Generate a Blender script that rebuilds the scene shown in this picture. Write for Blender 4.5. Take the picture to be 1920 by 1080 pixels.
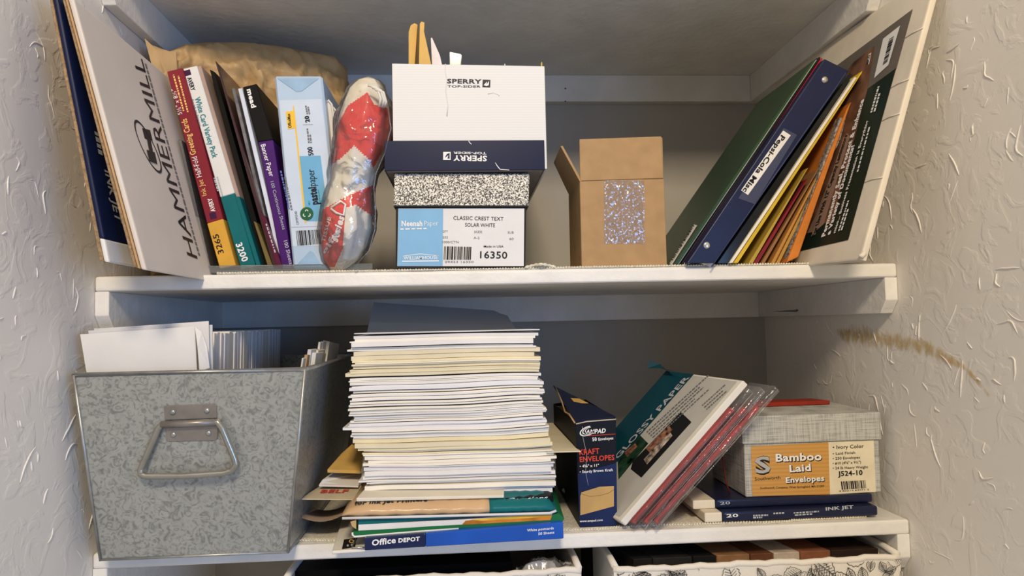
import bpy, bmesh, math, random
from mathutils import Vector as V, Matrix, noise
from mathutils.bvhtree import BVHTree

random.seed(11)
SC = bpy.context.scene
C = SC.collection
for o in list(bpy.data.objects):
    bpy.data.objects.remove(o)

# ------------------------------------------------------------------ camera
F = 1333.85                                   # focal length in pixels of a 1920 wide frame
CAM = V((0.45996, -0.91636, -0.07040))
YAW, PIT, ROL = 0.0667175, 0.0506079, -0.0219268
FW = V((math.sin(YAW) * math.cos(PIT), math.cos(YAW) * math.cos(PIT), math.sin(PIT)))
R0 = V((math.cos(YAW), -math.sin(YAW), 0)); U0 = R0.cross(FW)
RT = R0 * math.cos(ROL) + U0 * math.sin(ROL)
UP = U0 * math.cos(ROL) - R0 * math.sin(ROL)
cd = bpy.data.cameras.new('camera'); cd.sensor_width = 36.0; cd.lens = F * 36.0 / 1920.0
cd.clip_start = 0.01
cam = bpy.data.objects.new('camera', cd); C.objects.link(cam)
M = Matrix((RT, UP, -FW)).transposed().to_4x4(); M.translation = CAM
cam.matrix_world = M
SC.camera = cam

# ------------------------------------------------------------------ light
SC.view_settings.view_transform = 'Standard'
SC.view_settings.look = 'None'
SC.view_settings.gamma = 1.0
SC.view_settings.use_curve_mapping = False
SC.view_settings.exposure = 0.0
w = bpy.data.worlds.new('room_ambient'); SC.world = w; w.use_nodes = True
w.node_tree.nodes['Background'].inputs[0].default_value = (1.0, 0.925, 0.86, 1)
w.node_tree.nodes['Background'].inputs[1].default_value = 0.40


def area_light(name, loc, target, size, power, color, sy=None):
    l = bpy.data.lights.new(name, 'AREA'); l.energy = power; l.color = color; l.size = size
    if sy:
        l.shape = 'RECTANGLE'; l.size_y = sy
    o = bpy.data.objects.new(name, l); C.objects.link(o); o.location = loc
    o.rotation_euler = (V(target) - V(loc)).to_track_quat('-Z', 'Y').to_euler()
    return o


area_light('ceiling_lamp_light', (0.46, -1.95, 1.22), (0.5, 0.1, 0.0), 0.34, 42, (1.0, 0.82, 0.59))
area_light('window_daylight', (1.62, -1.95, -0.06), (0.2, 0.4, -0.1), 0.7, 16, (0.20, 0.46, 1.0), 0.7)

W, D, ZT, ZL, TH, CT = 1.04, 0.4302, 0.4035, -0.3392, 0.019, 0.0176


# ------------------------------------------------------------------ pixel to place
def ray(u, v):
    return FW + RT * ((u - 960) / F) + UP * ((540 - v) / F)


def aty(u, v, Y):
    d = ray(u, v); return CAM + d * ((Y - CAM.y) / d.y)


def atx(u, v, X):
    d = ray(u, v); return CAM + d * ((X - CAM.x) / d.x)


def atz(u, v, Z):
    d = ray(u, v); return CAM + d * ((Z - CAM.z) / d.z)


def onp(u, v, pl, eps=0.0):
    p, n = pl; d = ray(u, v); t = (p - CAM).dot(n) / d.dot(n)
    return CAM + d * t + n * eps


def plane(a, b, c):
    n = (b - a).cross(c - a).normalized()
    if n.dot(CAM - a) < 0:
        n = -n
    return (a, n)


def yplane(Y):
    return (V((0, Y, 0)), V((0, -1, 0)))


# ------------------------------------------------------------------ materials
MATS = {}


def nodes(name):
    m = bpy.data.materials.new(name); m.use_nodes = True
    nt = m.node_tree; b = nt.nodes['Principled BSDF']
    return m, nt, b


def lin(c):
    return tuple(((x / 12.92) if x <= 0.04045 else ((x + 0.055) / 1.055) ** 2.4) for x in c)


def hexc(h):
    h = h.lstrip('#')
    return lin(tuple(int(h[i:i + 2], 16) / 255 for i in (0, 2, 4)))


def mat(name, col, rough=0.6, var=0.05, scale=40.0, bump=0.0, bscale=200.0, metal=0.0, spec=0.18, stretch=(1, 1, 1), coat=0.0):
    """painted / printed surface with slight mottling and fine relief"""
    if name in MATS:
        return MATS[name]
    col = hexc(col) if isinstance(col, str) else col
    m, nt, b = nodes(name)
    N, L = nt.nodes, nt.links
    tc = N.new('ShaderNodeTexCoord'); mp = N.new('ShaderNodeMapping'); mp.inputs['Scale'].default_value = stretch
    L.new(tc.outputs['Object'], mp.inputs[0])
    nz = N.new('ShaderNodeTexNoise'); nz.inputs['Scale'].default_value = scale; nz.inputs['Detail'].default_value = 4
    L.new(mp.outputs[0], nz.inputs['Vector'])
    cr = N.new('ShaderNodeValToRGB')
    lo = tuple(max(0, c * (1 - var * 2)) for c in col); hi = tuple(min(1, c * (1 + var)) for c in col)
    cr.color_ramp.elements[0].color = (*lo, 1); cr.color_ramp.elements[1].color = (*hi, 1)
    cr.color_ramp.elements[0].position = 0.3; cr.color_ramp.elements[1].position = 0.7
    L.new(nz.outputs[0], cr.inputs[0]); L.new(cr.outputs[0], b.inputs['Base Color'])
    b.inputs['Roughness'].default_value = rough; b.inputs['Metallic'].default_value = metal
    b.inputs['Specular IOR Level'].default_value = spec
    b.inputs['Coat Weight'].default_value = coat; b.inputs['Coat Roughness'].default_value = 0.08
    if bump:
        n2 = N.new('ShaderNodeTexNoise'); n2.inputs['Scale'].default_value = bscale; n2.inputs['Detail'].default_value = 3
        L.new(mp.outputs[0], n2.inputs['Vector'])
        bp = N.new('ShaderNodeBump'); bp.inputs['Strength'].default_value = bump; bp.inputs['Distance'].default_value = 0.002
        L.new(n2.outputs[0], bp.inputs['Height']); L.new(bp.outputs[0], b.inputs['Normal'])
    MATS[name] = m
    return m


def film(name, tint=(1, 1, 1), haze=0.10, rough=0.08, bscale=60, bump=0.6, gloss=0.8, base=0.02):
    """clear plastic film: see-through with glossy wrinkles"""
    if name in MATS:
        return MATS[name]
    m, nt, b = nodes(name); N, L = nt.nodes, nt.links
    N.remove(b)
    out = N['Material Output']
    tr = N.new('ShaderNodeBsdfTransparent'); tr.inputs[0].default_value = (*tint, 1)
    gl = N.new('ShaderNodeBsdfGlossy'); gl.inputs['Roughness'].default_value = rough
    df = N.new('ShaderNodeBsdfDiffuse'); df.inputs[0].default_value = (0.8, 0.8, 0.8, 1)
    tc = N.new('ShaderNodeTexCoord')
    nz = N.new('ShaderNodeTexNoise'); nz.inputs['Scale'].default_value = bscale; nz.inputs['Detail'].default_value = 3
    nz.inputs['Distortion'].default_value = 1.0
    L.new(tc.outputs['Object'], nz.inputs['Vector'])
    bp = N.new('ShaderNodeBump'); bp.inputs['Strength'].default_value = bump; bp.inputs['Distance'].default_value = min(0.004, 0.13 / bscale)
    L.new(nz.outputs[0], bp.inputs['Height']); L.new(bp.outputs[0], gl.inputs['Normal'])
    fr = N.new('ShaderNodeFresnel'); fr.inputs[0].default_value = 1.5; L.new(bp.outputs[0], fr.inputs['Normal'])
    m1 = N.new('ShaderNodeMixShader'); m1.inputs[0].default_value = haze
    L.new(tr.outputs[0], m1.inputs[1]); L.new(df.outputs[0], m1.inputs[2])
    m2 = N.new('ShaderNodeMixShader'); mu = N.new('ShaderNodeMath'); mu.operation = 'MULTIPLY_ADD'
    mu.inputs[1].default_value = gloss; mu.inputs[2].default_value = base; L.new(fr.outputs[0], mu.inputs[0])
    L.new(mu.outputs[0], m2.inputs[0]); L.new(m1.outputs[0], m2.inputs[1]); L.new(gl.outputs[0], m2.inputs[2])
    L.new(m2.outputs[0], out.inputs[0])
    MATS[name] = m
    return m


def plaster():
    m, nt, b = nodes('skip_trowel_plaster'); N, L = nt.nodes, nt.links
    tc = N.new('ShaderNodeTexCoord')
    n1 = N.new('ShaderNodeTexNoise'); n1.inputs['Scale'].default_value = 26; n1.inputs['Detail'].default_value = 5; n1.inputs['Distortion'].default_value = 1.4
    n2 = N.new('ShaderNodeTexNoise'); n2.inputs['Scale'].default_value = 9; n2.inputs['Detail'].default_value = 2
    L.new(tc.outputs['Object'], n1.inputs[0]); L.new(tc.outputs['Object'], n2.inputs[0])
    r1 = N.new('ShaderNodeValToRGB'); r1.color_ramp.elements[0].position = 0.50; r1.color_ramp.elements[1].position = 0.60
    L.new(n1.outputs[0], r1.inputs[0])
    mu = N.new('ShaderNodeMath'); mu.operation = 'MULTIPLY'; L.new(r1.outputs[0], mu.inputs[0]); L.new(n2.outputs[0], mu.inputs[1])
    bp = N.new('ShaderNodeBump'); bp.inputs['Strength'].default_value = 0.28; bp.inputs['Distance'].default_value = 0.0025
    L.new(mu.outputs[0], bp.inputs['Height']); L.new(bp.outputs[0], b.inputs['Normal'])
    cr = N.new('ShaderNodeValToRGB'); cr.color_ramp.elements[0].color = (0.77, 0.735, 0.675, 1); cr.color_ramp.elements[1].color = (0.83, 0.795, 0.735, 1)
    L.new(n2.outputs[0], cr.inputs[0]); L.new(cr.outputs[0], b.inputs['Base Color'])
    b.inputs['Roughness'].default_value = 0.62
    MATS['plaster'] = m
    return m


def galvanized():
    m, nt, b = nodes('galvanized_steel'); N, L = nt.nodes, nt.links
    tc = N.new('ShaderNodeTexCoord')
    nz = N.new('ShaderNodeTexNoise'); nz.inputs['Scale'].default_value = 95; nz.inputs['Detail'].default_value = 3.5; nz.inputs['Distortion'].default_value = 2.6
    L.new(tc.outputs['Object'], nz.inputs['Vector'])
    vo = N.new('ShaderNodeTexVoronoi'); vo.inputs['Scale'].default_value = 70; L.new(tc.outputs['Object'], vo.inputs['Vector'])
    cr = N.new('ShaderNodeValToRGB'); e = cr.color_ramp.elements
    e[0].position = 0.34; e[0].color = (0.25, 0.26, 0.25, 1); e[1].position = 0.54; e[1].color = (0.43, 0.445, 0.42, 1)
    L.new(nz.outputs[0], cr.inputs[0])
    mx = N.new('ShaderNodeMixRGB'); mx.blend_type = 'MULTIPLY'; mx.inputs[0].default_value = 0.3
    L.new(cr.outputs[0], mx.inputs[1])
    bw = N.new('ShaderNodeRGBToBW'); L.new(vo.outputs['Color'], bw.inputs[0])
    c2 = N.new('ShaderNodeValToRGB'); c2.color_ramp.elements[0].color = (0.6, 0.6, 0.6, 1); L.new(bw.outputs[0], c2.inputs[0])
    L.new(c2.outputs[0], mx.inputs[2])
    L.new(mx.outputs[0], b.inputs['Base Color'])
    b.inputs['Metallic'].default_value = 0.45; b.inputs['Roughness'].default_value = 0.42
    MATS['galv'] = m
    return m


def crumpled(name, c0, c1):
    m, nt, b = nodes(name); N, L = nt.nodes, nt.links
    tc = N.new('ShaderNodeTexCoord')
    n1 = N.new('ShaderNodeTexNoise'); n1.noise_type = 'RIDGED_MULTIFRACTAL'; n1.inputs['Scale'].default_value = 13; n1.inputs['Detail'].default_value = 3; n1.inputs['Distortion'].default_value = 0.5
    v1 = N.new('ShaderNodeTexVoronoi'); v1.feature = 'F1'; v1.inputs['Scale'].default_value = 22
    L.new(tc.outputs['Object'], n1.inputs['Vector']); L.new(tc.outputs['Object'], v1.inputs['Vector'])
    ad = N.new('ShaderNodeMath'); ad.operation = 'MULTIPLY_ADD'; ad.inputs[1].default_value = 0.5
    L.new(n1.outputs[0], ad.inputs[0]); L.new(v1.outputs['Distance'], ad.inputs[2])
    bp = N.new('ShaderNodeBump'); bp.inputs['Strength'].default_value = 0.9; bp.inputs['Distance'].default_value = 0.009
    L.new(ad.outputs[0], bp.inputs['Height']); L.new(bp.outputs[0], b.inputs['Normal'])
    nz = N.new('ShaderNodeTexNoise'); nz.inputs['Scale'].default_value = 25; L.new(tc.outputs['Object'], nz.inputs['Vector'])
    cr = N.new('ShaderNodeValToRGB'); cr.color_ramp.elements[0].color = (*c0, 1); cr.color_ramp.elements[1].color = (*c1, 1)
    L.new(nz.outputs[0], cr.inputs[0]); L.new(cr.outputs[0], b.inputs['Base Color'])
    b.inputs['Roughness'].default_value = 0.5; b.inputs['Specular IOR Level'].default_value = 0.3
    MATS[name] = m
    return m


def speckle(name, scale, c0, c1, p0=0.46, p1=0.52, rough=0.5, distort=0.5, stretch=(1, 1, 1)):
    m, nt, b = nodes(name); N, L = nt.nodes, nt.links
    tc = N.new('ShaderNodeTexCoord'); mp = N.new('ShaderNodeMapping'); mp.inputs['Scale'].default_value = stretch
    L.new(tc.outputs['Object'], mp.inputs[0])
    nz = N.new('ShaderNodeTexNoise'); nz.inputs['Scale'].default_value = scale; nz.inputs['Detail'].default_value = 1.5; nz.inputs['Distortion'].default_value = distort
    L.new(mp.outputs[0], nz.inputs['Vector'])
    cr = N.new('ShaderNodeValToRGB'); e = cr.color_ramp.elements
    e[0].position = p0; e[0].color = (*c0, 1); e[1].position = p1; e[1].color = (*c1, 1)
    L.new(nz.outputs[0], cr.inputs[0]); L.new(cr.outputs[0], b.inputs['Base Color'])
    b.inputs['Roughness'].default_value = rough
    MATS[name] = m
    return m


def linen(name, c0, c1):
    m, nt, b = nodes(name); N, L = nt.nodes, nt.links
    tc = N.new('ShaderNodeTexCoord'); outs = []
    for s in ((30, 30, 700), (700, 700, 30)):
        mp = N.new('ShaderNodeMapping'); mp.inputs['Scale'].default_value = s
        L.new(tc.outputs['Object'], mp.inputs[0])
        nz = N.new('ShaderNodeTexNoise'); nz.inputs['Scale'].default_value = 1.0; nz.inputs['Detail'].default_value = 2
        L.new(mp.outputs[0], nz.inputs['Vector']); outs.append(nz)
    mu = N.new('ShaderNodeMath'); mu.operation = 'ADD'
    L.new(outs[0].outputs[0], mu.inputs[0]); L.new(outs[1].outputs[0], mu.inputs[1])
    hf = N.new('ShaderNodeMath'); hf.operation = 'MULTIPLY'; hf.inputs[1].default_value = 0.5; L.new(mu.outputs[0], hf.inputs[0])
    cr = N.new('ShaderNodeValToRGB'); e = cr.color_ramp.elements
    e[0].position = 0.36; e[0].color = (*c0, 1); e[1].position = 0.56; e[1].color = (*c1, 1)
    L.new(hf.outputs[0], cr.inputs[0]); L.new(cr.outputs[0], b.inputs['Base Color'])
    bp = N.new('ShaderNodeBump'); bp.inputs['Strength'].default_value = 0.25; bp.inputs['Distance'].default_value = 0.001
    L.new(hf.outputs[0], bp.inputs['Height']); L.new(bp.outputs[0], b.inputs['Normal'])
    b.inputs['Roughness'].default_value = 0.75
    MATS[name] = m
    return m


def stripes(name, c0, c1, freq, axis='Z', rough=0.6):
    m, nt, b = nodes(name); N, L = nt.nodes, nt.links
    tc = N.new('ShaderNodeTexCoord')
    wv = N.new('ShaderNodeTexWave'); wv.bands_direction = axis; wv.inputs['Scale'].default_value = freq; wv.inputs['Distortion'].default_value = 0.6
    L.new(tc.outputs['Object'], wv.inputs['Vector'])
    cr = N.new('ShaderNodeValToRGB'); cr.color_ramp.elements[0].color = (*c0, 1); cr.color_ramp.elements[1].color = (*c1, 1)
    L.new(wv.outputs[0], cr.inputs[0]); L.new(cr.outputs[0], b.inputs['Base Color']); b.inputs['Roughness'].default_value = rough
    MATS[name] = m
    return m


PAINT = mat('white_shelf_paint', (0.78, 0.765, 0.72), 0.42, 0.05, 14, 0.6, 70, spec=0.4)
PLASTER = plaster()
GALV = galvanized()
BLACK = mat('black_ink', (0.012, 0.012, 0.014), 0.45, 0.0)
WHITEINK = mat('white_ink', (0.78, 0.78, 0.77), 0.5, 0.0)
GREYINK = mat('grey_ink', (0.16, 0.16, 0.17), 0.5, 0.0)
PALEINK = mat('pale_grey_ink', (0.42, 0.44, 0.48), 0.5, 0.0)
REDINK = mat('red_ink', (0.62, 0.06, 0.035), 0.5, 0.0)
GOLDINK = mat('gold_ink', (0.80, 0.50, 0.16), 0.45, 0.0)
TEALINK = mat('teal_ink', (0.03, 0.22, 0.25), 0.5, 0.0)
WHITECARD = mat('white_card', (0.71, 0.71, 0.70), 0.55, 0.02, 30, 0.1, 200)
PAPER = mat('white_paper', (0.74, 0.73, 0.71), 0.75, 0.03, 25)
CREAM = mat('cream_paper', (0.70, 0.63, 0.45), 0.75, 0.04, 25)
IVORY = mat('ivory_paper', (0.72, 0.68, 0.58), 0.75, 0.03, 25)
GREYPAPER = mat('pale_grey_paper', (0.66, 0.66, 0.68), 0.75, 0.03, 25)
KRAFT = mat('kraft_card', (0.50, 0.33, 0.17), 0.72, 0.07, 60, 0.15, 300)
KRAFTP = mat('kraft_paper', (0.47, 0.315, 0.15), 0.55, 0.08, 30, 1.0, 38, spec=0.3)
MANILA = mat('manila_paper', (0.62, 0.40, 0.12), 0.65, 0.06, 30)
CORR = mat('corrugated_edge', (0.33, 0.22, 0.12), 0.85, 0.18, 260, 0.4, 400)
NAVY = mat('navy_gloss', (0.004, 0.010, 0.044), 0.32, 0.05, 30, coat=0.08)
NAVYM = mat('navy_print', (0.007, 0.013, 0.05), 0.45, 0.05, 30)
DARK = mat('black_card', (0.006, 0.0062, 0.007), 0.5, 0.1, 40, spec=0.10)


# ------------------------------------------------------------------ mesh helpers
def top_loc(o):
    while o.parent:
        o = o.parent
    return V(o.location)


def tag(o, label=None, cat=None, group=None, kind=None):
    if label: o['label'] = label
    if cat: o['category'] = cat
    if group: o['group'] = group
    if kind: o['kind'] = kind
    return o


def thing(name, label, cat, loc, group=None):
    o = bpy.data.objects.new(name, None); C.objects.link(o); o.location = loc
    o.empty_display_size = 0.02
    return tag(o, label, cat, group)


def mk(name, vs, fs, m, parent=None, smooth=False, bevel=0.0, origin=None, seg=1, mats=None, mi=None):
    vs = [V(v) for v in vs]
    if parent is not None:
        org = top_loc(parent)
    elif origin is not None:
        org = V(origin)
    else:
        xs = [v.x for v in vs]; ys = [v.y for v in vs]; zs = [v.z for v in vs]
        org = V(((min(xs) + max(xs)) / 2, (min(ys) + max(ys)) / 2, min(zs)))
    me = bpy.data.meshes.new(name)
    bm = bmesh.new()
    bv = [bm.verts.new(v - org) for v in vs]
    for i, f in enumerate(fs):
        try:
            fc = bm.faces.new([bv[k] for k in f])
            if mi: fc.material_index = mi[i]
        except ValueError:
            pass
    bmesh.ops.recalc_face_normals(bm, faces=bm.faces)
    if bevel:
        bmesh.ops.bevel(bm, geom=list(bm.edges), offset=bevel, segments=seg, affect='EDGES', profile=0.6)
    bm.to_mesh(me); bm.free()
    if smooth:
        for p in me.polygons: p.use_smooth = True
    for k in (mats or [m]): me.materials.append(k)
    o = bpy.data.objects.new(name, me); C.objects.link(o)
    if parent is not None:
        o.parent = parent
    else:
        o.location = org
    return o


BOXF = [(0, 1, 2, 3), (7, 6, 5, 4), (0, 4, 5, 1), (1, 5, 6, 2), (2, 6, 7, 3), (3, 7, 4, 0)]


def prism(name, quad, ext, m, parent=None, bevel=0.0006, seg=1):
    """a front outline of four world points pushed back along ext"""
    vs = list(quad) + [q + V(ext) for q in quad]
    return mk(name, vs, BOXF, m, parent, bevel=bevel, seg=seg)


def box(name, lo, hi, m, parent=None, bevel=0.0008, seg=1):
    x0, y0, z0 = lo; x1, y1, z1 = hi
    q = [V((x0, y0, z1)), V((x1, y0, z1)), V((x1, y0, z0)), V((x0, y0, z0))]
    return prism(name, q, (0, y1 - y0, 0), m, parent, bevel, seg)


def npoly(name, pts, ext, m, parent=None, bevel=0.0):
    n = len(pts); vs = [V(p) for p in pts] + [V(p) + V(ext) for p in pts]
    fs = [tuple(range(n)), tuple(range(2 * n - 1, n - 1, -1))] + [(i, i + n, (i + 1) % n + n, (i + 1) % n) for i in range(n)]
    return mk(name, vs, fs, m, parent, bevel=bevel)


def pq(px, Y):
    """four pixels on the upright plane at distance Y"""
    return [aty(u, v, Y) for u, v in px]


def grid_mesh(P, nu, nv):
    fs = []
    for j in range(nv):
        for i in range(nu):
            a = j * (nu + 1) + i
            fs.append((a, a + 1, a + nu + 2, a + nu + 1))
    return fs


def pillow(name, c4, thick, m, parent=None, nu=24, nv=20, crump=0.0, cs=30.0, power=4.0, seedv=0.0, edge=0.0006):
    """a stuffed, sealed envelope between four world corners TL TR BR BL"""
    a, b, c, d = [V(x) for x in c4]
    n = (b - a).cross(d - a).normalized()
    vs = []; fs = []
    for side in (1, -1):
        base = len(vs)
        for j in range(nv + 1):
            t = j / nv
            for i in range(nu + 1):
                s = i / nu
                p = (a * (1 - s) + b * s) * (1 - t) + (d * (1 - s) + c * s) * t
                h = max(0, 1 - abs(2 * s - 1) ** power) ** 0.5 * max(0, 1 - abs(2 * t - 1) ** power) ** 0.5
                q = p + n * side * (thick / 2 * h + edge)
                if crump:
                    k = noise.noise_vector(p * cs + V((seedv, side * 3.1, 0)))
                    r = noise.ridged_multi_fractal(p * cs * 0.8 + V((seedv, 0, side * 2.0)), 0.9, 2.0, 3, 0.8, 1.5)
                    e = 0.35 + 0.65 * h
                    q = q + k * crump * e + n * side * (r - 0.8) * crump * 0.9 * h
                vs.append(q)
        for f in grid_mesh(None, nu, nv):
            fs.append(tuple(base + k for k in f))
    # close the rim
    o = (nu + 1) * (nv + 1)
    rim = [i for i in range(nu + 1)] + [(j + 1) * (nu + 1) + nu for j in range(nv)] + [nv * (nu + 1) + nu - 1 - i for i in range(nu)] + [(nv - 1 - j) * (nu + 1) for j in range(nv - 1)]
    for k in range(len(rim)):
        x, y = rim[k], rim[(k + 1) % len(rim)]
        fs.append((x, y, y + o, x + o))
    return mk(name, vs, fs, m, parent, smooth=True)


def tube(name, pts, r, m, parent=None, n=10, closed=False, rads=None):
    pts = [V(p) for p in pts]; vs = []; fs = []
    k = len(pts)
    prev = None
    for i, p in enumerate(pts):
        if closed:
            t = (pts[(i + 1) % k] - pts[i - 1]).normalized()
        else:
            t = (pts[min(i + 1, k - 1)] - pts[max(i - 1, 0)]).normalized()
        if prev is None:
            a = t.orthogonal().normalized()
        else:
            a = (prev - t * prev.dot(t)).normalized()
        prev = a
        b = t.cross(a)
        rr = rads[i] if rads else r
        for j in range(n):
            th = 2 * math.pi * j / n
            vs.append(p + (a * math.cos(th) + b * math.sin(th)) * rr)
    seg = k if closed else k - 1
    for i in range(seg):
        for j in range(n):
            a0 = i * n + j; a1 = i * n + (j + 1) % n
            b0 = ((i + 1) % k) * n + j; b1 = ((i + 1) % k) * n + (j + 1) % n
            fs.append((a0, a1, b1, b0))
    if not closed:
        fs.append(tuple(range(n))); fs.append(tuple(range((k - 1) * n, k * n)))
    return mk(name, vs, fs, m, parent, smooth=True)


# ------------------------------------------------------------------ flat print
FONT = {}


def text_mesh(s, bold=0.0, shear=0.0):
    key = (s, bold, shear)
    if key in FONT: return FONT[key]
    cu = bpy.data.curves.new('print', 'FONT'); cu.body = s; cu.size = 1.0; cu.resolution_u = 2
    cu.offset = bold; cu.shear = shear; cu.space_character = 1.0 + bold * 2.0
    o = bpy.data.objects.new('print', cu); C.objects.link(o)
    dg = bpy.context.evaluated_depsgraph_get()
    me = bpy.data.meshes.new_from_object(o.evaluated_get(dg))
    vs = [v.co.copy() for v in me.vertices]; fs = [tuple(p.vertices) for p in me.polygons]
    bpy.data.objects.remove(o); bpy.data.curves.remove(cu); bpy.data.meshes.remove(me)
    FONT[key] = (vs, fs)
    return FONT[key]


def put(pl, u, v, eps):
    if isinstance(pl, BVHTree):
        h = pl.ray_cast(CAM, ray(u, v).normalized())
        if h[0] is None:
            return None
        n = h[1] if h[1].dot(CAM - h[0]) > 0 else -h[1]
        return h[0] + n * eps
    return onp(u, v, pl, eps)


def txt(parent, s, p0, p1, h, pl, m, bold=0.0, up=None, eps=0.0005, name='lettering', shear=0.0):
    """lettering printed on a face: baseline from pixel p0 to pixel p1, capital height h"""
    vs, fs = text_mesh(s, bold, shear)
    if not vs: return
    x0 = min(v.x for v in vs); x1 = max(v.x for v in vs)
    d = (p1[0] - p0[0], p1[1] - p0[1]); L = math.hypot(*d)
    if up is None:
        up = (d[1] / L * h, -d[0] / L * h)
    out = []
    for v in vs:
        a = (v.x - x0) / (x1 - x0); b = v.y / 0.70
        q = put(pl, p0[0] + d[0] * a + up[0] * b, p0[1] + d[1] * a + up[1] * b, eps)
        if q is None: q = put(plane_fallback, p0[0] + d[0] * a + up[0] * b, p0[1] + d[1] * a + up[1] * b, eps)
        out.append(q)
    return mk(name, out, fs, m, parent)


plane_fallback = yplane(0.0)


def patch(parent, pts, pl, m, eps=0.0003, name='printed_panel'):
    return mk(name, [onp(u, v, pl, eps) for u, v in pts], [tuple(range(len(pts)))], m, parent)


def bars(parent, q, pl, m, n=26, eps=0.0006, name='barcode', seedv=1):
    """upright bars filling the pixel quad TL TR BR BL"""
    rnd = random.Random(seedv); vs = []; fs = []; x = 0.0
    tot = []
    for i in range(n):
        tot.append((rnd.choice((1, 1, 2, 3)), rnd.choice((1, 1, 2))))
    T = sum(a + b for a, b in tot)
    lerp = lambda a, b, t: (a[0] + (b[0] - a[0]) * t, a[1] + (b[1] - a[1]) * t)
    for a, b in tot:
        s0, s1 = x / T, (x + a) / T; x += a + b
        k = len(vs)
        for p in (lerp(q[0], q[1], s0), lerp(q[0], q[1], s1), lerp(q[3], q[2], s1), lerp(q[3], q[2], s0)):
            vs.append(onp(p[0], p[1], pl, eps))
        fs.append((k, k + 1, k + 2, k + 3))
    return mk(name, vs, fs, m, parent)


def dashes(parent, p0, p1, h, pl, m, n=14, eps=0.0005, up=None, seedv=3, rows=1, step=None, name='fine_print'):
    """print too small to read: short dashes along a line"""
    rnd = random.Random(seedv); vs = []; fs = []
    d = (p1[0] - p0[0], p1[1] - p0[1]); L = math.hypot(*d)
    if up is None: up = (d[1] / L * h, -d[0] / L * h)
    step = step or (-up[0] * 1.9, -up[1] * 1.9)
    for r in range(rows):
        x = 0.0; end = 1.0 if r == 0 else rnd.uniform(0.6, 1.0)
        while x < end:
            wv = rnd.uniform(0.4, 1.3) / n; e = min(x + wv, end)
            k = len(vs)
            for a, b in ((x, 0), (e, 0), (e, 1), (x, 1)):
                vs.append(onp(p0[0] + step[0] * r + d[0] * a + up[0] * b, p0[1] + step[1] * r + d[1] * a + up[1] * b, pl, eps))
            fs.append((k, k + 1, k + 2, k + 3)); x = e + 0.3 / n
    return mk(name, vs, fs, m, parent)


def ring(parent, c, a, b, pl, m, wd=0.16, n=36, eps=0.0005, name='emblem_ring', a0=0, a1=2 * math.pi):
    vs = []; fs = []
    for i in range(n + 1):
        t = a0 + (a1 - a0) * i / n
        for k in (1.0, 1.0 - wd):
            vs.append(onp(c[0] + (a[0] * math.cos(t) + b[0] * math.sin(t)) * k, c[1] + (a[1] * math.cos(t) + b[1] * math.sin(t)) * k, pl, eps))
    for i in range(n):
        fs.append((2 * i, 2 * i + 2, 2 * i + 3, 2 * i + 1))
    return mk(name, vs, fs, m, parent)


def disc(parent, c, r, pl, m, eps=0.0005, n=24, name='dot'):
    return mk(name, [onp(c[0] + r * math.cos(2 * math.pi * i / n), c[1] + r * math.sin(2 * math.pi * i / n), pl, eps) for i in range(n)], [tuple(range(n))], m, parent)


def struct(o):
    o['kind'] = 'structure'
    return o


# ------------------------------------------------------------------ the closet
YF = -0.62
struct(box('wall_left', (-0.06, YF, -0.75), (0.0, D + 0.06, 0.95), PLASTER, bevel=0))
struct(box('wall_right', (W, YF, -0.75), (W + 0.06, D + 0.06, 0.95), PLASTER, bevel=0))
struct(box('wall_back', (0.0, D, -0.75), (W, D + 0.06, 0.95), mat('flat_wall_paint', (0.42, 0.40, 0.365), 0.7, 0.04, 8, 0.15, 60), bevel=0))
for o in C.objects:
    if o.name == 'wall_left': WL = o
    if o.name == 'wall_right': WR = o


def ridges(wall, X, sgn, n, seedv, yr, zr):
    """raised trowel worms of the plaster, half sunk in the wall"""
    rnd = random.Random(seedv); vs = []; fs = []
    for _ in range(n):
        y = rnd.uniform(*yr); z = rnd.uniform(*zr)
        a = rnd.choice((0.0, 1.57, 1.57, 4.71)) + rnd.gauss(0, 0.5)
        L = rnd.choice((rnd.uniform(0.008, 0.02), rnd.uniform(0.015, 0.045))); k = 12
        cur = rnd.choice((0, 0, rnd.gauss(0, 25), rnd.gauss(0, 40))); bend = rnd.randint(3, 9); turn = rnd.choice((0, 0, 1.1, -1.3))
        wd = rnd.uniform(0.0007, 0.0017); ht = rnd.uniform(0.0006, 0.0014)
        base = len(vs)
        for i in range(k + 1):
            y += math.cos(a) * L / k; z += math.sin(a) * L / k
            a += cur * L / k + (turn / 3 if bend <= i < bend + 3 else 0) + rnd.gauss(0, 0.06)
            f = math.sin(math.pi * (i + 0.4) / (k + 0.8)) ** 0.5
            ny, nz = -math.sin(a), math.cos(a)
            for s, h in ((-1, -0.3), (-0.6, 0.7), (0, 1.0), (0.6, 0.7), (1, -0.3)):
                vs.append((X + sgn * ht * h * f, y + ny * wd * s * f, z + nz * wd * s * f))
        for i in range(k):
            for j in range(4):
                p = base + i * 5 + j
                fs.append((p, p + 1, p + 6, p + 5))
    o = mk('plaster_ridge', vs, fs, PLASTER, wall, smooth=True)
    o['kind'] = 'stuff'


ridges(WL, 0.0, 1, 120, 5, (-0.30, 0.12), (-0.40, 0.42))
ridges(WR, W, -1, 250, 8, (-0.32, 0.30), (-0.42, 0.42))

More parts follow.
